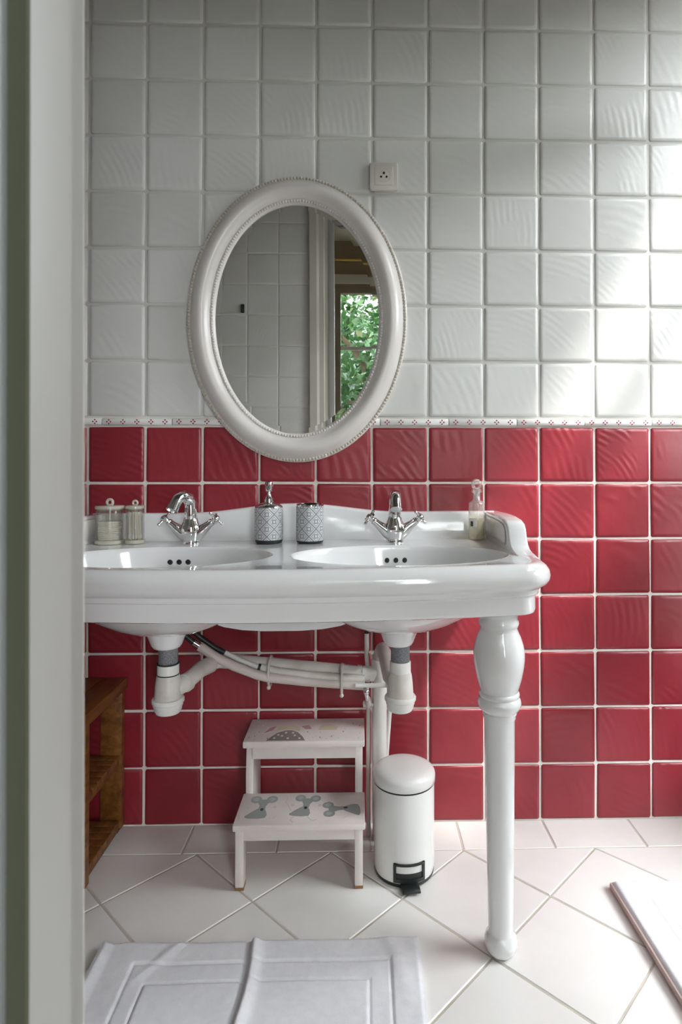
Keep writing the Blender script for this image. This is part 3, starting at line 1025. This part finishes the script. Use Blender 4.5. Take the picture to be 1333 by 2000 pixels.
# ------------------------------------------------------------------ socket
so = thing('wall_socket', 'cream square power socket above the mirror on the white tiles', 'socket', (0.8015, -0.0045, 1.7615))
poly = []
h = 0.0388
for sx_, sz_ in ((1, 1), (-1, 1), (-1, -1), (1, -1)):
    a0_ = {(1, 1): 0, (-1, 1): 90, (-1, -1): 180, (1, -1): 270}[(sx_, sz_)]
    for a in (0, 30, 60, 90):
        aa = radians(a0_ + a)
        poly.append((sx_ * (h - .007) + .007 * cos(aa), sz_ * (h - .007) + .007 * sin(aa)))
RS = Matrix.Rotation(pi / 2, 4, 'X')
G().prism(poly, lambda u, v_, w_: (u, -w_, v_), 0, .0125).obj('cover_plate', 'socket_plastic', so, bevel=.003)
sq = [(u * .66, v_ * .66) for u, v_ in poly]
G().prism(sq, lambda u, v_, w_: (u, -w_, v_), .0115, .0138).obj('face_plate', 'socket_plastic', so, bevel=.0008)
well = G().lathe([(.0185, .0132), (.0185, .0142), (.0170, .0142), (.0160, .0100), (.0005, .0100)], 32, RS @ Matrix.Translation((0, 0, 0))).obj('socket_well', 'socket_plastic', so, angle=30)
for a, b in ((-.0075, -.003), (.0075, -.003)):
    G().lathe([(.0030, .0100), (.0030, .0144), (.0026, .0144)], 12, RS @ Matrix.Translation((a, b, 0))).obj('pin_hole', 'black_hole', so)
G().tube([(0, -.010, .0068), (0, -.0165, .0068)], .0030, 10).obj('earth_pin', 'black_hole', so)

# ------------------------------------------------------------------ things on the basin
def put(o, z=BT):
    # the console dips a touch to the left
    o.location.z = z + (o.location.x - CX) * math.tan(radians(0.25))
    return o


dsp = put(thing('soap_dispenser', 'silver and white lattice soap dispenser with chrome pump', 'soap dispenser', (0.5035, -0.102, 0), 0, 'lattice bathroom set'))
G().lathe([(.030, 0), (.0335, .001), (.035, .006), (.0355, .010)], 40).obj('foot_band', 'black_plastic', dsp)
G().lathe([(.0355, .009), (.0360, .012), (.0360, .086), (.0350, .090)], 48).obj('dispenser_body', 'lattice_ceramic', dsp)
G().lathe([(.0350, .0895), (.0345, .093), (.026, .099), (.018, .101), (.016, .102)], 40).obj('shoulder', 'chrome', dsp, angle=60)
pm = G().lathe([(.0125, .1015), (.0125, .112), (.0105, .114), (.0075, .118), (.0055, .122), (.0055, .130), (.0095, .133), (.0105, .140), (.0100, .152), (.0085, .156), (.004, .157)], 24).obj('pump', 'chrome', dsp, angle=40)
G().tube([(0, -.004, .1475), (.002, -.022, .1475), (.003, -.034, .143)], [.0050, .0046, .0040], 12).obj('nozzle', 'chrome', pm)

cup = put(thing('tumbler', 'silver and white lattice tumbler beside the soap dispenser', 'cup', (0.6085, -0.102, 0), 0, 'lattice bathroom set'))
G().lathe([(.030, 0), (.0335, .001), (.0345, .004), (.0345, .007)], 40).obj('foot_band', 'black_plastic', cup)
G().lathe([(.0345, .006), (.0355, .009), (.0355, .092), (.0350, .094)], 48, cap=False).obj('tumbler_body', 'lattice_ceramic', cup)
G().lathe([(.0352, .0935), (.0352, .097), (.0335, .0985), (.0322, .097), (.0318, .010), (.0005, .009)], 48, cap=False).obj('rim_lining', 'chrome', cup, angle=40)

bot = put(thing('glass_bottle', 'clear glass bottle of pale oil with a loop stopper by the right splash', 'bottle', (1.044, -0.070, 0)))
G().lathe([(.0005, .0005), (.019, .0005), (.0208, .003), (.0210, .008), (.0210, .094), (.0195, .098), (.0125, .1015), (.0100, .104), (.0100, .122), (.0135, .124), (.0140, .1265), (.0125, .128)], 32, cap=False).obj('bottle_body', 'bottle_glass', bot, angle=50)
G().lathe([(.0005, .003), (.0180, .003), (.0190, .006), (.0190, .057), (.0005, .0572)], 32, cap=False).obj('oil', 'oil', bot, angle=50)
G().lathe([(.0085, .106), (.0085, .124), (.0125, .1285), (.0125, .131), (.006, .1335)], 20).obj('stopper_plug', 'bottle_glass', bot, angle=50)
g = G()
g.ring([(.0098 * cos(2 * pi * i / 28), 0, .1445 + .0110 * sin(2 * pi * i / 28)) for i in range(28)], .0042, 10)
g.obj('stopper_loop', 'bottle_glass', bot)
g = G()
for i in range(7):
    a = radians(-152 + i * 9)
    for z in (.034, .056):
        g.v.append((.0214 * cos(a), .0214 * sin(a), z))
g.f = [(2 * i, 2 * i + 2, 2 * i + 3, 2 * i + 1) for i in range(6)]
g.obj('bottle_label', 'ceramic_panel', bot)
g = G()
for i in range(4):
    a = radians(-146 + i * 7)
    for z in (.036, .049):
        g.v.append((.0217 * cos(a), .0217 * sin(a), z))
g.f = [(2 * i, 2 * i + 2, 2 * i + 3, 2 * i + 1) for i in range(3)]
g.obj('label_mark', 'print_dark', bot)


def jar(name, label, loc, r, h):
    j_ = put(thing(name, label, 'jar', loc, 0, 'acrylic jars'))
    G().lathe([(r + .001, 0), (r + .002, .002), (r + .002, .008), (r, .0095)], 36).obj('jar_base', 'acrylic_base', j_)
    G().lathe([(r, .009), (r, h), (r - .0032, h), (r - .0032, .0097), (.0005, .0097)], 40, cap=False).obj('jar_wall', 'clear_acrylic', j_, angle=30)
    lid = G().lathe([(r - .004, h - .003), (r - .004, h + .0003), (r + .0012, h + .0005), (r + .0012, h + .007), (r - .001, h + .0085)], 36).obj('lid', 'acrylic_lid', j_)
    kr = min(.0085, r * .3)
    G().ring([((kr - .001) * cos(2 * pi * i / 20), 0, h + .008 + kr + (kr - .001) * sin(2 * pi * i / 20)) for i in range(20)], kr * .42, 8).obj('ring_knob', 'acrylic_lid', lid)
    return j_


JA, JB = (0.0965, -0.092), (0.1605, -0.092)
jar('acrylic_jar', 'wide clear acrylic jar of cotton pads, left of the swab jar', (*JA, 0), .0345, .088)
jar('acrylic_jar', 'narrow clear acrylic jar holding cotton swabs', (*JB, 0), .0225, .088)
pad_me = G().lathe([(.0265, 0), (.0282, .0015), (.0282, .0036), (.0265, .0050)], 28).mesh('cotton_pad')
pad_me.materials.append(MATS['cotton'])
for i in range(9):
    o = link('cotton_pad', pad_me, None)
    o.location = (JA[0] + random.uniform(-.0015, .0015), JA[1] + random.uniform(-.0015, .0015), 0)
    put(o, BT + .0100 + i * .0052)
    tag(o, 'round white cotton pad stacked inside the wide acrylic jar', 'cotton pad', 'cotton pads in the wide jar')
sw_me = G().tube([(0, 0, 0), (0, 0, .003), (0, 0, .009), (0, 0, .012), (0, 0, .058), (0, 0, .061), (0, 0, .067), (0, 0, .070)], [.0012, .0026, .0026, .0012, .0012, .0026, .0026, .0012], 8).mesh('cotton_swab')
sw_me.materials.append(MATS['cotton'])
spots = [(0, 0)] + [(.0065 * cos(i * 2 * pi / 6), .0065 * sin(i * 2 * pi / 6)) for i in range(6)] + [(.0135 * cos(i * 2 * pi / 12), .0135 * sin(i * 2 * pi / 12)) for i in range(12)]
for x, y in spots:
    o = link('cotton_swab', sw_me, None)
    o.location = (JB[0] + x, JB[1] + y, 0)
    put(o, BT + .0100 + random.uniform(0, .002))
    o.rotation_euler = (random.uniform(-.03, .03), random.uniform(-.03, .03), random.uniform(0, 6))
    tag(o, 'white cotton swab standing inside the narrow acrylic jar', 'cotton swab', 'cotton swabs in the narrow jar')

# ------------------------------------------------------------------ plumbing
def trap(name, label, x, rings):
    t_ = thing(name, label, 'drain trap', (x, -0.28, 0), 0, 'bottle traps')
    G().lathe([(.0205, .525), (.0215, .527), (.0215, .566), (.020, .567)], 28).obj('tailpiece', 'thread_grey', t_, angle=40)
    G().lathe([(.0222, .502), (.0240, .504), (.0240, .526), (.0225, .528)], 28).obj('compression_nut', 'pvc_white', t_, angle=40)
    if rings:
        for z in (.527, .503):
            G().lathe([(.0238, z - .0015), (.0246, z - .001), (.0246, z + .001), (.0238, z + .0015)], 28).obj('seal_ring', 'black_plastic', t_)
    G().lathe([(.0310, .446), (.0300, .452), (.0282, .480), (.0262, .496), (.0240, .5035)], 32).obj('trap_body', 'pvc', t_, angle=50)
    G().lathe([(.0230, .4165), (.0265, .4175), (.0300, .424), (.0310, .431), (.0325, .433), (.0330, .439), (.0355, .441), (.0358, .447), (.0340, .450), (.0310, .4505)], 32).obj('trap_cup', 'pvc_white', t_, angle=40)
    return t_


tl_ = trap('drain_trap', 'white bottle trap with two black rings under the left bowl', 0.3045, True)
tr_ = trap('drain_trap', 'white bottle trap under the right bowl, beside the vertical pipes', 0.8285, False)
# outlets, in the traps' own coordinates
G().tube([(.016, .006, .466), (.030, .022, .473), (.042, .060, .479), (.045, .105, .477), (.058, .150, .474)], [.0175, .0185, .0185, .0190, .0200], 20).obj('outlet_elbow', 'pvc', tl_)
G().lathe([(.0195, 0), (.0212, .001), (.0212, .012), (.0195, .013)], 24, Matrix.Translation((.0300, .022, .473)) @ Vector((.35, .8, .1)).to_track_quat('Z', 'Y').to_matrix().to_4x4()).obj('outlet_collar', 'pvc', tl_)
G().tube([(-.010, .012, .472), (-.022, .040, .478), (-.026, .090, .490), (-.030, .150, .498), (-.034, .190, .496), (-.038, .207, .480), (-.040, .209, .466)], [.0165, .017, .017, .0175, .018, .018, .018], 20).obj('outlet_elbow', 'pvc', tr_)

wp = thing('waste_pipe', 'grey-white plastic waste pipe running across to the vertical stack', 'pipe', (0, 0, 0))
G().tube([(.352, -.130, .474), (.375, -.092, .470), (.405, -.075, .464), (.55, -.066, .446), (.70, -.066, .431), (.765, -.070, .424)], [.0165, .0175, .0190, .0190, .0190, .0190], 20).obj('cross_pipe', 'pvc', wp)
for xx in (.690, .735):
    zz = .446 + (xx - .55) * (-.1)
    G().tube([(xx - .006, -.066, zz + .0006), (xx + .006, -.066, zz - .0006)], .0208, 24).obj('joint_collar', 'pvc', wp, angle=40)
G().tube([(.7885, -.071, 0.0), (.7885, -.071, .35), (.7885, -.071, .43), (.7885, -.071, .462)], [.0185, .0185, .0200, .0200], 24).obj('stack_pipe', 'pvc_white', wp)
G().tube([(.7885, -.071, .415), (.7885, -.071, .425), (.7885, -.071, .466)], [.0215, .0215, .0215], 24).obj('tee_collar', 'pvc_white', wp, angle=40)
G().tube([(.745, -.069, .427), (.77, -.071, .428), (.786, -.071, .440)], .0200, 20).obj('tee_branch', 'pvc_white', wp)
for px_, w_ in ((.505, .0), (.690, .0)):
    zc_ = .452 - (px_ - .505) * .118
    G().ring([(px_, -.080 + .042 * cos(2 * pi * i / 28), zc_ - .012 + .036 * sin(2 * pi * i / 28)) for i in range(28)], .0034, 8).ball((px_, -.110, zc_ - .044), .0055, 10, 6).obj('pipe_clip', 'pvc', wp)

hs = thing('supply_hose', 'sleeved water hose with black end, lower of the pair under the left bowl', 'hose', (0, 0, 0))
pA = [(.297, -.128, .548), (.318, -.126, .530), (.338, -.124, .515)]
pB = [(.334, -.124, .518), (.372, -.124, .492), (.420, -.122, .467), (.475, -.118, .444), (.505, -.113, .434), (.60, -.105, .421), (.70, -.098, .410), (.748, -.094, .405)]
G().tube(pA, .0075, 12).obj('hose_end', 'dark_rubber', hs)
G().tube([(.320, -.126, .528), (.333, -.1245, .519)], .0082, 12).obj('ferrule', 'chrome', hs)
G().tube(pB, .0118, 16).obj('sleeve', 'sleeve', hs)
hs2 = thing('supply_hose', 'braided white and black water hose, upper of the pair under the left bowl', 'hose', (0, 0, 0))
G().tube([(.300, -.108, .562), (.330, -.104, .535), (.365, -.101, .508), (.392, -.100, .494)], .0070, 12).obj('hose_end', 'dark_rubber', hs2)
G().tube([(.388, -.100, .496), (.430, -.099, .474), (.478, -.098, .455)], .0070, 12).obj('braid', 'pvc_white', hs2)
G().tube([(.380, -.108, .489), (.430, -.107, .464), (.480, -.105, .444)], .0045, 10).obj('black_line', 'dark_rubber', hs2)
G().tube([(.476, -.098, .456), (.484, -.098, .453)], .0098, 14).obj('ferrule', 'black_plastic', hs2)
G().tube([(.483, -.098, .4535), (.53, -.099, .443), (.62, -.097, .431), (.70, -.094, .424), (.748, -.090, .420)], .0112, 16).obj('sleeve', 'pvc', hs2)

sp_ = thing('supply_pipe', 'thin white water pipe with small brass valve beside the stack', 'pipe', (0, 0, 0))
G().tube([(.7545, -.055, .60), (.7545, -.055, .560), (.7545, -.055, .527)], .0062, 10).obj('hose_end', 'dark_rubber', sp_)
for z in (.560, .541):
    G().tube([(.7545, -.055, z - .004), (.7545, -.055, z + .004)], .0088, 12).obj('hex_nut', 'chrome', sp_)
G().tube([(.7545, -.055, .528), (.7545, -.060, .47), (.757, -.068, .438), (.766, -.088, .424)], .0062, 12).obj('riser', 'white_pipe_paint', sp_)
G().tube([(.725, -.112, .412), (.757, -.112, .4115), (.810, -.110, .411)], .0058, 12).obj('cross_pipe', 'white_pipe_paint', sp_)
G().tube([(.805, -.110, .411), (.815, -.110, .411)], .0085, 12).obj('end_cap', 'socket_plastic', sp_)
G().tube([(.753, -.110, .408), (.753, -.108, .392), (.755, -.105, .375)], [.0075, .0065, .0050], 12).obj('valve_body', 'chrome', sp_)
G().ball((.753, -.118, .398), .0085, 12, 8).obj('valve_knob', 'chrome', sp_)
G().tube([(.757, -.100, .374), (.7580, -.086, .356), (.7585, -.071, .343)], [.0070, .0076, .0070], 12).obj('pink_joint', 'sleeve', sp_)
G().tube([(.7585, -.070, .345), (.7585, -.066, .22), (.7580, -.062, .10), (.7590, -.060, .0)], .0058, 12).obj('down_pipe', 'sleeve', sp_)
G().tube([(.745, -.076, .3525), (.772, -.082, .3505)], .0040, 10).box(.745, .752, -.080, -.070, .344, .358).obj('pipe_clip', 'pvc', sp_)
dp = thing('supply_pipe', 'pale slanting pipe just right of the white stack', 'pipe', (0, 0, 0))
G().tube([(.818, -.055, .42), (.8165, -.052, .34), (.808, -.050, .22), (.800, -.048, .08), (.800, -.048, .0)], .0062, 12).obj('slanting_pipe', 'white_pipe_paint', dp)
G().tube([(.808, -.052, .345), (.822, -.052, .345)], .0085, 12).obj('pipe_clip', 'pvc', dp)

# ------------------------------------------------------------------ step stool
st = thing('step_stool', 'small pinkish white wooden step stool with printed mice', 'stool', (0.5975, 0, 0))
HWs = .151
# side panels with an arched cut-out
pts = [(-.262, .010), (-.258, .0), (-.236, .0), (-.230, .010), (-.222, .060), (-.205, .095), (-.17, .112), (-.11, .112), (-.075, .095), (-.060, .060), (-.052, .010), (-.046, .0), (-.022, .0), (-.016, .010), (-.016, .270), (-.122, .270), (-.132, .200), (-.132, .138), (-.262, .138)]
for sg in (1, -1):
    pn = G().prism(pts, lambda u, v_, w_: (sg * w_, u, v_), HWs - .024, HWs - .005).obj('side_panel', 'stool_paint', st, bevel=.002)
    for ya, yb in ((-.262, -.232), (-.050, -.018)):
        G().prism([(ya + .003, .0005), (yb - .003, .0005), (yb, .009), (ya, .009)], lambda u, v_, w_: (sg * w_, u, v_), HWs - .0245, HWs - .0045).obj('foot', 'worn_wood', pn, smooth=False)
low = G().box(-HWs, HWs, -.270, -.132, .1395, .154).obj('lower_step', 'stool_paint', st, bevel=.003)
top = G().box(-HWs, HWs, -.148, -.012, .2715, .2885).obj('upper_step', 'stool_paint', st, bevel=.003)
G().box(-HWs + .022, HWs - .022, -.2605, -.2445, .1135, .140).obj('front_apron', 'stool_paint', st, bevel=.0015)
G().box(-HWs + .022, HWs - .022, -.1380, -.1220, .2405, .272).obj('front_apron', 'stool_paint', st, bevel=.0015)


def decal(name, poly, z, material, parent, th=.0005):
    return G().prism(poly, lambda u, v_, w_: (u - .5975, v_, w_), z - .001, z + th).obj(name, material, parent, smooth=False)


def ell(cx_, cy_, a, b, rot=0.0, n=20):
    return [(cx_ + a * cos(q * 2 * pi / n) * cos(rot) - b * sin(q * 2 * pi / n) * sin(rot), cy_ + a * cos(q * 2 * pi / n) * sin(rot) + b * sin(q * 2 * pi / n) * cos(rot)) for q in range(n)]


ZL = .154


def mouse(cx_, cy_, s, rot, flip=1):
    """grey mouse print: skirt-shaped body, narrow head, two round ears"""
    def tr(p):
        u, v_ = p[0] * flip * s, p[1] * s
        return (cx_ + u * cos(rot) - v_ * sin(rot), cy_ + u * sin(rot) + v_ * cos(rot))
    body = [(-.026, -.030), (-.018, -.033), (0, -.034), (.014, -.031), (.0165, -.022), (.013, -.008), (.007, .002), (.002, .006), (-.008, -.002), (-.018, -.014), (-.027, -.026)]
    head = [(-.003, -.004), (.010, -.004), (.0105, .012), (.0165, .026), (.008, .034), (.001, .034), (-.009, .026), (-.003, .012)]
    me_ = decal('mouse_print', [tr(p) for p in body], ZL, 'print_grey', low)
    decal('mouse_head', [tr(p) for p in head], ZL, 'print_grey', me_, .0006)
    for ex in (-.013, .020):
        decal('mouse_ear', [tr(p) for p in ell(ex, .034, .0115, .0125)], ZL, 'print_grey', me_, .0007)
        decal('mouse_ear_inside', [tr(p) for p in ell(ex, .034, .006, .0065)], ZL, 'print_mid', me_, .0010)
    decal('mouse_button', [tr(p) for p in ell(.004, -.003, .0032, .0045)], ZL, 'print_dark', me_, .0012)


mouse(.499, -.203, 1.18, 0.0)
mouse(.603, -.198, 1.12, -.08)
mouse(.700, -.208, 1.10, radians(97))
for x, y, a in ((.470, -.196, .004), (.533, -.196, .004), (.640, -.190, .004), (.575, -.188, .004), (.662, -.178, .003)):
    decal('spot', ell(x, y, a, a * 1.3, 0, 8), ZL, 'print_soft', low)
for seg in ([(.560, -.155), (.557, -.175), (.566, -.192), (.573, -.212)], [(.583, -.236), (.575, -.250), (.583, -.258)], [(.614, -.236), (.625, -.254), (.636, -.250)], [(.534, -.243), (.541, -.232)], [(.698, -.246), (.708, -.238)], [(.452, -.225), (.456, -.243)]):
    for a, b in zip(seg[:-1], seg[1:]):
        d_ = Vector((b[0] - a[0], b[1] - a[1])).normalized() * .0008
        decal('line', [(a[0] - d_.y, a[1] + d_.x), (b[0] - d_.y, b[1] + d_.x), (b[0] + d_.y, b[1] - d_.x), (a[0] + d_.y, a[1] - d_.x)], ZL, 'print_soft', low)
ZU = .2885
dome = [(.503, -.144), (.600, -.144), (.592, -.122), (.578, -.098), (.562, -.086), (.545, -.086), (.527, -.098), (.513, -.122)]
dm = decal('dome_print', dome, ZU, 'print_taupe', top)
for x, y in ((.522, -.130), (.540, -.118), (.556, -.132), (.572, -.116), (.585, -.132), (.548, -.100), (.566, -.101), (.530, -.112)):
    decal('dot', ell(x, y, .003, .0045, 0, 8), ZU, 'print_white', dm, .0010)
decal('band_print', [(.526, -.092), (.545, -.082), (.568, -.083), (.582, -.093), (.582, -.076), (.565, -.055), (.535, -.056), (.522, -.074)], ZU, 'print_cream', top, .0004)
decal('band_print', [(.628, -.085), (.676, -.085), (.680, -.066), (.660, -.052), (.636, -.055)], ZU, 'print_cream', top, .0004)
for q in ([(.492, -.102), (.512, -.085), (.520, -.060), (.504, -.070)], [(.584, -.062), (.603, -.055), (.612, -.078), (.596, -.080)]):
    decal('ribbon_print', q, ZU, 'print_pink', top, .0005)
rl = random.Random(5)
for _ in range(34):
    x = rl.choice((rl.uniform(.456, .505), rl.uniform(.600, .742)))
    y = rl.uniform(-.140, -.02)
    decal('dot', ell(x, y, .0018, .0028, 0, 6), ZU, rl.choice(('print_soft', 'print_soft', 'print_taupe')), top)

# ------------------------------------------------------------------ pedal bin
bn = thing('pedal_bin', 'white round pedal bin with a domed lid and black pedal', 'bin', (0.8435, -0.190, 0), radians(6))
BR = .0728
G().lathe([(.066, 0), (.0700, .001), (.0715, .004), (.0715, .009)], 56).obj('base_ring', 'black_plastic', bn)
G().lathe([(.0708, .0085), (.0712, .012), (.0726, .018), (BR, .030), (BR, .2110), (.0722, .2130)], 64).obj('bin_body', 'bin_enamel', bn, angle=50)
G().lathe([(.0728, .2122), (.0733, .2130), (.0733, .2155), (.0725, .2165)], 56).obj('seam_ring', 'black_plastic', bn)
G().lathe([(.0735, .2160), (.0750, .2175), (.0752, .2300), (.0742, .2355), (.0712, .2405), (.0650, .2445), (.0540, .2475), (.0380, .2495), (.0200, .2505), (.0006, .2508)], 64).obj('lid', 'bin_enamel', bn, angle=60)


def curved_plate(w0, w1, z0, z1, r0, r1, n=12):
    """plate wrapped round the front of the bin"""
    g_ = G()
    for i in range(n + 1):
        a = -pi / 2 + (w0 + (w1 - w0) * i / n) / BR
        for r_, z in ((r0, z0), (r1, z0), (r1, z1), (r0, z1)):
            g_.v.append((r_ * cos(a), r_ * sin(a), z))
    for i in range(n):
        for j in range(4):
            g_.f.append((4 * i + j, 4 * i + (j + 1) % 4, 4 * i + 4 + (j + 1) % 4, 4 * i + 4 + j))
    g_.f += [(0, 1, 2, 3), (4 * n, 4 * n + 3, 4 * n + 2, 4 * n + 1)]
    return g_


hg = curved_plate(-.037, .037, .0515, .0565, BR - .002, BR + .0035)
for a, b in ((-.037, -.031), (.031, .037)):
    q = curved_plate(a, b, .018, .0565, BR - .002, BR + .0035, 3)
    hg.add(q.v, q.f)
q = curved_plate(-.037, .037, .014, .0225, BR - .002, BR + .0035); hg.add(q.v, q.f)
gr = hg.obj('pedal_surround', 'black_plastic', bn, angle=40)
curved_plate(-.031, .031, .022, .034, BR - .002, BR + .0012).obj('lower_lip', 'dark_rubber', bn, angle=40)
g = G()
g.prism([(-.060, .010), (-.092, .013), (-.100, .011), (-.100, .006), (-.092, .005), (-.060, .004)], lambda u, v_, w_: (w_, u, v_), -.021, .021)
g.obj('pedal', 'black_plastic', bn, bevel=.0015)

# ------------------------------------------------------------------ wooden shelf on the left
sh = thing('shelf_unit', 'low brown wooden shelf unit with slatted shelves under the basin', 'shelf', (0, 0, 0))
sx0, sx1, sy0, sy1 = -.140, .106, -.244, -.012
for x in range(4):
    a = sx0 + x * (sx1 + .006 - sx0) / 4
    G().box(a + .0006, a + (sx1 + .006 - sx0) / 4 - .0006, sy0 - .010, sy1 + .004, .373, .402).obj('top_plank', 'pine_wood', sh, bevel=.0015)
for xa_ in (sx0, sx1 - .056):
    for ya in (sy0, sy1 - .020):
        G().box(xa_, xa_ + .056, ya, ya + .020, .012 if ya > sy0 else 0.0, .373).obj('post', 'pine_wood', sh, bevel=.001)
for z in (.192, .022):
    for ya in (sy0 + .0205, ):
        yy = ya
        while yy + .024 < sy1 - .020:
            G().box(sx0 + .002, sx1 - .003 + random.uniform(-.002, .001), yy, yy + .0235, z, z + .014).obj('slat', 'pine_wood', sh, bevel=.001)
            yy += .0272
    G().box(sx1 - .014, sx1 - .0065, sy0 + .020, sy1 - .020, z - .014, z).obj('rail', 'pine_wood', sh, smooth=False)
G().box(sx1 - .05, sx1 - .01, sy1 - .020, sy1, 0.0, .012).obj('foot', 'dark_rubber', sh, smooth=False)
G().box(sx0, sx0 + .05, sy1 - .020, sy1, 0.0, .012).obj('foot', 'dark_rubber', sh, smooth=False)

# ------------------------------------------------------------------ bath mats
def sm(a, b, x):
    t_ = max(0.0, min(1.0, (x - a) / (b - a)))
    return t_ * t_ * (3 - 2 * t_)


from mathutils import noise as mnoise


def mat_mesh(name, label, x0_, x1_, y0_, y1_, th, height, material='towel', nx=150, ny=120, group=None):
    g_ = G()
    for j in range(ny + 1):
        for i in range(nx + 1):
            u, v_ = i / nx, j / ny
            x, y, z = height(u, v_, x0_ + (x1_ - x0_) * u, y0_ + (y1_ - y0_) * v_)
            g_.v.append((x, y, z))
    W_ = nx + 1
    for j in range(ny):
        for i in range(nx):
            g_.f.append((j * W_ + i, j * W_ + i + 1, (j + 1) * W_ + i + 1, (j + 1) * W_ + i))
    # skirt down to the floor
    rim = [j * W_ for j in range(ny + 1)] + [ny * W_ + i for i in range(1, W_)] + [j * W_ + nx for j in range(ny - 1, -1, -1)] + [i for i in range(nx - 1, 0, -1)]
    o_ = len(g_.v)
    for q in rim:
        x, y, z = g_.v[q]
        g_.v.append((x, y, max(z - th, 0.0006)))
    L_ = len(rim)
    g_.f += [(rim[i], rim[(i + 1) % L_], o_ + (i + 1) % L_, o_ + i) for i in range(L_)]
    g_.f.append(tuple(o_ + i for i in range(L_)))
    return g_


MX0, MX1, MY0, MY1 = .2205, .857, -.960, -.412


def h1(u, v_, x, y):
    # groove rectangles of the woven border
    z = .0105 + .0022 * mnoise.noise(Vector((x * 9, y * 9, 0))) + .0009 * mnoise.noise(Vector((x * 40, y * 40, 3)))
    for (a0_, a1_, b0_, b1_, dep) in ((.300, .795, -.895, -.470, .0032), (.3035, .791, -.891, -.4735, .0), (.334, .752, -.855, -.515, .0032)):
        if dep:
            dx = max(a0_ - x, x - a1_)
            dy = max(b0_ - y, y - b1_)
            d_ = abs(max(dx, dy))
            z -= dep * math.exp(-(d_ / .0026) ** 2)
    inside = min(x - .300, .795 - x, y + .895, -.470 - y)
    in2 = min(x - .334, .752 - x, y + .855, -.515 - y)
    if inside > 0 > in2:
        z -= .0012
    # crease down the middle
    xc = .526 + .004 * sin(y * 21) + .006 * (y + .41)
    d_ = x - xc
    z += .0105 * math.exp(-(d_ / .014) ** 2) if d_ > 0 else .0105 * math.exp(-(d_ / .005) ** 2)
    z -= .0045 * math.exp(-((d_ + .010) / .006) ** 2)
    # long soft folds on the left, ripples near the far right corner
    z += .0028 * math.exp(-((x - .375 - (y + .42) * .7) / .012) ** 2) * sm(-.56, -.46, y)
    z += .004 * math.exp(-((x - .800 + (y + .43) * .2) / .018) ** 2) * sm(-.60, -.46, y)
    # hem ripple and rounded rim
    e = min(x - MX0, MX1 - x, MY1 - y, y - MY0)
    z *= .55 + .45 * sm(0, .010, e)
    z += .0008 * math.sin(x * 700) * (1 - sm(.003, .008, MY1 - y))
    # left edge curls up a little
    lf = 1 - sm(0, .030, x - MX0)
    z += .010 * lf
    return x + .004 * mnoise.noise(Vector((x * 5, y * 5, 7))) , y + .003 * mnoise.noise(Vector((x * 6, y * 6, 9))) - .010 * (1 - sm(0, .05, x - MX0)) * (1 - sm(0, .06, MY1 - y)), z


bmat = tag(mat_mesh('bath_mat', '', MX0, MX1, MY0, MY1, .009, h1, nx=260, ny=200).obj('bath_mat', 'towel', angle=70), 'white terry bath mat with a border, creased, in the left foreground', 'bath mat', 'white bath mats')


def h2(u, v_, x, y):
    z = .0215 + .0016 * mnoise.noise(Vector((x * 8, y * 8, 5)))
    e = min(x - 1.3125, 1.885 - x, -.272 - y, y + .95)
    z -= .009 * (1 - sm(0, .012, e)) ** 2
    for (a0_, b1_) in ((1.372, -.335), (1.392, -.356)):
        d_ = abs(max(a0_ - x, y - b1_, x - 1.82))
        z -= .0022 * math.exp(-(d_ / .0024) ** 2)
    return x - .012 * (y + .28), y, z


m2 = tag(mat_mesh('bath_mat', '', 1.3125, 1.885, -.95, -.272, .020, h2, nx=170, ny=170).obj('bath_mat', 'towel', angle=70), 'thick white folded bath mat at the right edge of the floor', 'bath mat', 'white bath mats')
g = G()
for j in range(41):
    y = -.276 - j * .0165
    x = 1.3125 - .012 * (y + .28)
    g.v += [(x - .0012, y, .0012), (x - .0030, y, .009), (x - .0014, y, .0150), (x + .004, y, .0150)]
for j in range(40):
    for q in range(3):
        g.f.append((4 * j + q, 4 * j + q + 1, 4 * j + 5 + q, 4 * j + 4 + q))
g.obj('folded_edge', 'towel_edge', m2)

# ------------------------------------------------------------------ small hook on the door wall (in the mirror)
hk = thing('wall_hook', 'small dark green hook on the white tiles, seen in the mirror', 'hook', (0.152, YF + .0045, 1.748))
G().box(-.009, .009, 0, .006, -.022, .022).obj('hook_plate', 'green_hook', hk, bevel=.002)
G().tube([(0, .004, -.008), (0, .018, -.014), (0, .026, -.010), (0, .028, .004)], .0035, 8).obj('hook_prong', 'green_hook', hk)
